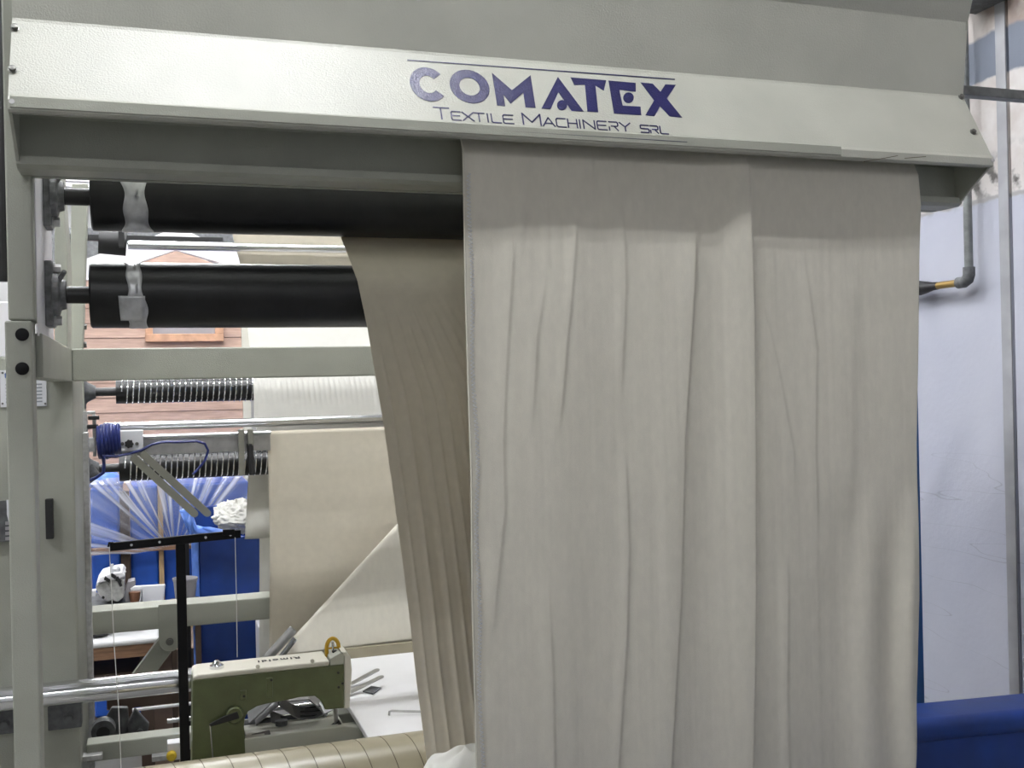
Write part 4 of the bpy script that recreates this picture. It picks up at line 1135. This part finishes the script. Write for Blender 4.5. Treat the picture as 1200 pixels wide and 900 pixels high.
# body as blue staves with gaps
for px0, px1 in ((106, 140), (152, 185), (191, 292)):
    a, b_ = P(px0, 600, BY + 0.05), P(px1, 600, BY + 0.05)
    MB().box(a.x, b_.x, BY + 0.05, BY + 0.75, 0.12, ztop - 0.03).build('panel', 'blue_bright', cage, bev=0.012)
for px, wd, m in ((146, 0.022, 'dark_wood'), (188, 0.012, 'wood_pale')):
    a = P(px, 600, BY + 0.01)
    MB().box(a.x - wd, a.x + wd, BY, BY + 0.04, 0, ztop - 0.05).build('upright', m, cage, bev=0.003)
MB().box(bx0 - 0.02, bx1, BY - 0.03, BY, zmid - 0.02, zmid + 0.012).build('cross_rail', 'wood', cage, bev=0.003)
MB().box(bx0 - 0.02, bx1, BY - 0.03, BY + 0.75, 0.05, 0.12).build('base', 'dark_wood', cage)
KN = P(205, 648, 5.62)
def film(u, v):
    # draped over the top, pulled down and gathered towards lower right
    x = bx0 - 0.015 + (bx1 - bx0 + 0.02) * u
    if v < 0.25:
        t = v / 0.25
        return (x, BY + 0.45 * (1 - t) - 0.005, ztop + 0.018 + 0.016 * noise.noise((x * 14, t * 3, 1)) - 0.01 * t)
    t = (v - 0.25) / 0.75
    z = ztop + 0.005 + (zmid - 0.005 - 0.05 * (1 - u) + 0.02 - ztop) * t
    an = math.atan2(x - KN.x, z - KN.z + 0.02); rip = 0.014 * noise.noise((an * 7, z * 3.0, 4.0)) + 0.006 * noise.noise((an * 19, z * 4, 2))
    return (x, BY - 0.045 + rip - 0.03 * math.sin(t * math.pi), z + 0.008 * math.sin(x * 18) * t)
MB().grid(film, 160, 70).build('film', 'film', cage, smooth='all', auto=False)
# blue bag bump on the top left
def bag(u, v):
    a = 2 * math.pi * u; b2 = math.pi * v
    c = P(123, 563, BY + 0.2)
    n_ = 1 + 0.15 * noise.noise((math.cos(a) * 2, math.sin(a) * 2, v * 4))
    return (c.x + 0.085 * n_ * math.cos(a) * math.sin(b2), c.y + 0.09 * n_ * math.sin(a) * math.sin(b2), c.z + 0.055 * math.cos(b2) * n_)
tag(MB().grid(bag, 28, 16).build('plastic_bag', 'bag_blue', smooth='all'), 'blue plastic bag lying on the film-wrapped bin at left', 'bag')

# ---- second, darker blue bin with cloth and a blue bag over its rim
B2 = 4.85
x20, x21 = P(231, 680, B2).x, P(306, 680, B2).x
zt2 = P(260, 590, B2).z
b2t = empty('cart_bin', ((x20 + x21) / 2, B2 + 0.35, 0), 'navy blue cart bin filled with white cloth right of film-wrapped bin', 'bin')
z22 = P(260, 630, B2).z
MB().box(x20, x21 + 0.3, B2, B2 + 0.02, 0.1, z22).build('front_panel', 'blue_plastic', b2t, bev=0.006)
MB().box(x20, x20 + 0.02, B2, B2 + 0.7, 0.1, z22).build('side_panel', 'blue_plastic', b2t, bev=0.006)
MB().box(x20, x21 + 0.3, B2 + 0.68, B2 + 0.7, 0.1, P(260, 592, B2 + 0.69).z).build('back_panel', 'blue_plastic', b2t, bev=0.006)
MB().box(x20 + 0.02, x21 + 0.3, B2 + 0.02, B2 + 0.68, 0.1, 0.13).build('bottom', 'blue_plastic', b2t)
MB().cyl((x20 - 0.006, B2 - 0.012, 0.1), (x20 - 0.006, B2 - 0.012, z22), 0.016, n=12).build('corner_post', 'bag_blue', b2t, smooth=True)
MB().box(x20 - 0.055, x20 - 0.03, B2 + 0.02, B2 + 0.04, 0.1, z22 + 0.01).build('edge_post', 'dark', b2t)
def bagf(u, v):
    pts_ = [(210, 598), (222, 594), (230, 616), (246, 618), (268, 622)]
    lowp = [(222, 626), (224, 628), (232, 629), (250, 629), (272, 627)]
    k = min(int(u * 4), 3); t = u * 4 - k
    xa = pts_[k][0] + (pts_[k + 1][0] - pts_[k][0]) * t; ya = pts_[k][1] + (pts_[k + 1][1] - pts_[k][1]) * t
    xb = lowp[k][0] + (lowp[k + 1][0] - lowp[k][0]) * t; yb = lowp[k][1] + (lowp[k + 1][1] - lowp[k][1]) * t
    p = P(xa + (xb - xa) * v, ya + (yb - ya) * v, B2 - 0.03)
    return (p.x, p.y + 0.02 * noise.noise((u * 7, v * 3, 3)) - 0.02 * math.sin(math.pi * v), p.z)
tag(MB().grid(bagf, 40, 12).build('plastic_bag', 'bag_blue', smooth='all', thick=0.004, auto=False), 'blue plastic liner folded over the rim of the navy cart bin', 'bag')
def cl(u, v):
    a = 2 * math.pi * u; b2 = math.pi * v
    c = P(272, 606, B2 + 0.3)
    n_ = 1 + 0.25 * noise.noise((math.cos(a) * 2.2, math.sin(a) * 2.2, v * 5)) + 0.14 * noise.noise((math.cos(a) * 5, math.sin(a) * 5, v * 22)) + 0.05 * noise.noise((math.cos(a) * 16, math.sin(a) * 16, v * 40))
    return (c.x + 0.10 * n_ * math.cos(a) * math.sin(b2) + 0.02, c.y + 0.18 * n_ * math.sin(a) * math.sin(b2), c.z + 0.075 * math.cos(b2) * n_)
tag(MB().grid(cl, 110, 80).build('cloth_bundle', 'white_fabric', smooth='all'), 'crumpled white cloth bundle on top of the navy cart bin', 'cloth')
# wall behind of pale carton strip low right of the cart
a, b_ = P(303, 735, 4.6), P(316, 780, 4.6)
tag(MB().box(a.x, a.x + 0.25, 4.6, 4.75, 0, a.z).build('carton', 'white_paint', bev=0.003), 'pale box standing on the floor beside the navy cart bin', 'box')

# ---- back table with small overlock machine
TY = 4.6
tzz = P(150, 742, TY).z
bt = empty('back_table', (P(140, 742, TY).x, TY + 0.3, 0), 'white topped wooden table holding the small overlock machine', 'table')
xa, xb = P(96, 742, TY).x, P(187, 742, TY).x
zf = P(150, 757, TY).z
MB().box(xa - 0.3, xb, TY, TY + 0.55, zf, zf + 0.025).build('table_top', 'white_board', bt, bev=0.012, seg=3)
MB().box(xa - 0.3, xb - 0.01, TY + 0.01, TY + 0.54, zf - 0.05, zf).build('apron', 'wood', bt)
for x in (xa - 0.2, xb - 0.08):
    for y in (TY + 0.06, TY + 0.48):
        MB().box(x, x + 0.05, y - 0.025, y + 0.025, 0, zf - 0.05).build('leg', 'dark_wood', bt)
MB().box(xa - 0.25, xb - 0.05, TY + 0.05, TY + 0.5, zf - 0.16, zf - 0.12).build('shelf', 'dark_wood', bt)
# platform box carrying the overlock machine
OZ = P(135, 707, TY + 0.2).z
tag(MB().box(xa, P(166, 700, TY + 0.2).x, TY + 0.17, TY + 0.5, zf + 0.025, OZ).build('machine_stand', 'cast', bev=0.004), 'low dark stand under the small overlock machine', 'stand')
ov = empty('overlock_machine', P(135, 706, TY + 0.25), 'small grey and white overlock machine behind the lower beam', 'overlock')
oy = TY + 0.2
MB().prism([P(x, y, oy) for x, y in ((112, 686), (124, 681), (131, 688), (133, 702), (127, 706), (118, 700), (113, 692))], (0, 0.18, 0)).build('handwheel_cover', 'zinc', ov, bev=0.006, seg=3)
MB().prism([P(x, y, oy - 0.02) for x, y in ((124, 680), (138, 677), (146, 680), (145, 700), (138, 706), (132, 704), (129, 690))], (0, 0.2, 0)).build('body', 'overlock_grey', ov, bev=0.006, seg=3)
MB().prism([P(x, y, oy - 0.025) for x, y in ((112, 685), (118, 676), (134, 671), (143, 670), (147, 675), (140, 679), (124, 681))], (0, 0.22, 0)).build('top_cover', 'white_paint', ov, bev=0.006, seg=3)
for px, py in ((125.5, 679), (133, 675), (139, 680)):
    p = P(px, py, oy - 0.03); MB().obox(p, (0.010, 0, -0.008), (0, 0.01, 0), (0.003, 0, 0.006)).build('tension_dial', 'dark', ov, bev=0.002)
a, b_ = P(137, 676, oy - 0.035), P(142, 687, oy - 0.035); MB().tube([a, b_], 0.006, 8).build('lever', 'dark', ov, smooth=True)
MB().tube([P(132, 673, oy), P(131.5, 661, oy)], 0.006, 8).build('thread_post', 'plate', ov, smooth=True)
p = P(136, 667, oy); MB().lathe(p + Vector((0, 0, -0.02)), p + Vector((0, 0, 0.012)), [(0, 0.016), (0.7, 0.018), (1, 0.012)], 14).build('oil_cup', 'plate', ov, smooth=True)
MB().tube([P(142, 678, oy), P(147, 669, oy)], 0.005, 8).build('thread_post', 'plate', ov, smooth=True)
MB().prism([P(x, y, oy + 0.02) for x, y in ((147, 690), (150, 682), (158, 680), (159, 686), (152, 690), (153, 705), (147, 706))], (0, 0.08, 0)).build('motor_bracket', 'grey_plastic', ov, bev=0.003)
p = P(121, 700, oy - 0.002); MB().cyl(p, p + Vector((0, -0.006, 0)), 0.006, n=12).build('knob', 'dark', ov)
p0_ = P(158, 706, oy + 0.01)
MB_pot = MB().lathe(p0_, p0_ + Vector((0, 0, 0.045)), [(0, 0.018), (1, 0.024)], 18)
tag(MB_pot.build('cup', 'pot', smooth=True), 'small brown cup beside the overlock machine', 'cup')
wbz = P(170, 750, TY + 0.14).z
a = [P(x, y, TY + 0.52) for x, y in ((148, 690), (157, 687), (194, 685), (192, 704), (190, 742), (149, 744))]
for q in a[4:]: q.z = zf + 0.025
tag(MB().prism(a, (0, 0.02, 0)).build('white_board', 'white_board', bev=0.004), 'white rounded board propped behind the brown cup', 'board')
a = [P(x, y, TY + 0.4) for x, y in ((101, 694), (112, 692), (112, 699), (101, 700))]
tag(MB().prism(a, (0, 0.05, 0)).build('paper_box', 'white_paint'), 'white paper box left of the overlock machine', 'box')
# grey bucket on a stool
chy = 4.76
c0_, c1_ = P(217, 703, chy), P(217, 677, chy)
bk = empty('bucket', (c0_.x, chy, c0_.z), 'grey plastic bucket between the white board and the navy bin', 'bucket')
MB().lathe(c0_, c1_, [(0, 0.001), (0, 0.040), (0.9, 0.049), (0.92, 0.053), (1, 0.053), (1, 0.049), (0.9, 0.045), (0.05, 0.036), (0.05, 0.001)], 24, caps=False).build('body', 'grey_plastic', bk, smooth=True)
MB().tube([c1_ + Vector((0.05 * math.cos(R(k * 15)), -0.03 * math.sin(R(k * 15)), -0.04 * math.sin(R(k * 15)))) for k in range(13)], 0.0025, 6).build('handle', 'steel', bk, smooth=True)
st = empty('stool', (c0_.x, chy, 0), 'low dark wooden stool under the grey bucket', 'stool')
MB().box(c0_.x - 0.06, c0_.x + 0.06, chy - 0.06, chy + 0.06, c0_.z - 0.03, c0_.z).build('seat', 'dark_wood', st, bev=0.004)
for x in (-0.05, 0.05):
    for y in (-0.05, 0.05):
        MB().box(c0_.x + x - 0.01, c0_.x + x + 0.01, chy + y - 0.01, chy + y + 0.01, 0, c0_.z - 0.03).build('leg', 'dark_wood', st)
# cardboard box on the floor behind the strut, black pouch on the back table
a, b_ = P(170, 747, 5.22), P(227, 747, 5.22)
cb_ = empty('cardboard_box', ((a.x + b_.x) / 2, 5.37, 0), 'brown cardboard box on the floor behind the diagonal strut', 'box')
MB().box(a.x, b_.x, 5.22, 5.52, 0, a.z).build('body', 'cardboard', cb_, bev=0.003)
MB().box(a.x - 0.002, b_.x + 0.002, 5.34, 5.40, a.z, a.z + 0.001).build('tape', 'brass', cb_)
MB().prism([(a.x, 5.22, a.z), (b_.x, 5.22, a.z), (b_.x, 5.12, a.z - 0.05), (a.x, 5.12, a.z - 0.05)], (0, 0, 0.003)).build('flap', 'cardboard', cb_)
pc = P(116, 748, TY + 0.12); pc.z = zf + 0.045
def pouch(u, v):
    a_ = 2 * math.pi * u; b2 = math.pi * v
    n_ = 1 + 0.25 * noise.noise((math.cos(a_) * 2, math.sin(a_) * 2, v * 3))
    return (pc.x + 0.045 * n_ * math.cos(a_) * math.sin(b2), pc.y + 0.05 * n_ * math.sin(a_) * math.sin(b2), pc.z + 0.02 * math.cos(b2))
tag(MB().grid(pouch, 28, 14).build('pouch', 'dark', smooth='all'), 'small black pouch lying on the back table under the lower beam', 'pouch')
# shelving wall far back: white cupboard boxes and dark gap up high
far = empty('wall_cupboard', P(90, 230, 9.7), 'white cupboard high on the far wall behind the black roller', 'cupboard')
a, b_ = P(60, 205, 9.6), P(200, 223, 9.6)
MB().box(a.x, b_.x, 9.6, 9.98, b_.z, a.z).build('carcass', 'white_paint', far, bev=0.01)
MB().box(a.x, b_.x, 9.58, 9.6, (a.z + b_.z) / 2 - 0.004, (a.z + b_.z) / 2 + 0.004).build('door_gap', 'grey_plastic', far)
a, b_ = P(40, 268, 9.2), P(300, 292, 9.2)
tag(MB().box(a.x, b_.x, 9.4, 9.995, b_.z - 0.3, a.z + 0.05).build('duct', 'cast', bev=0.02), 'long dark duct along the far wall behind the hut roof', 'duct')
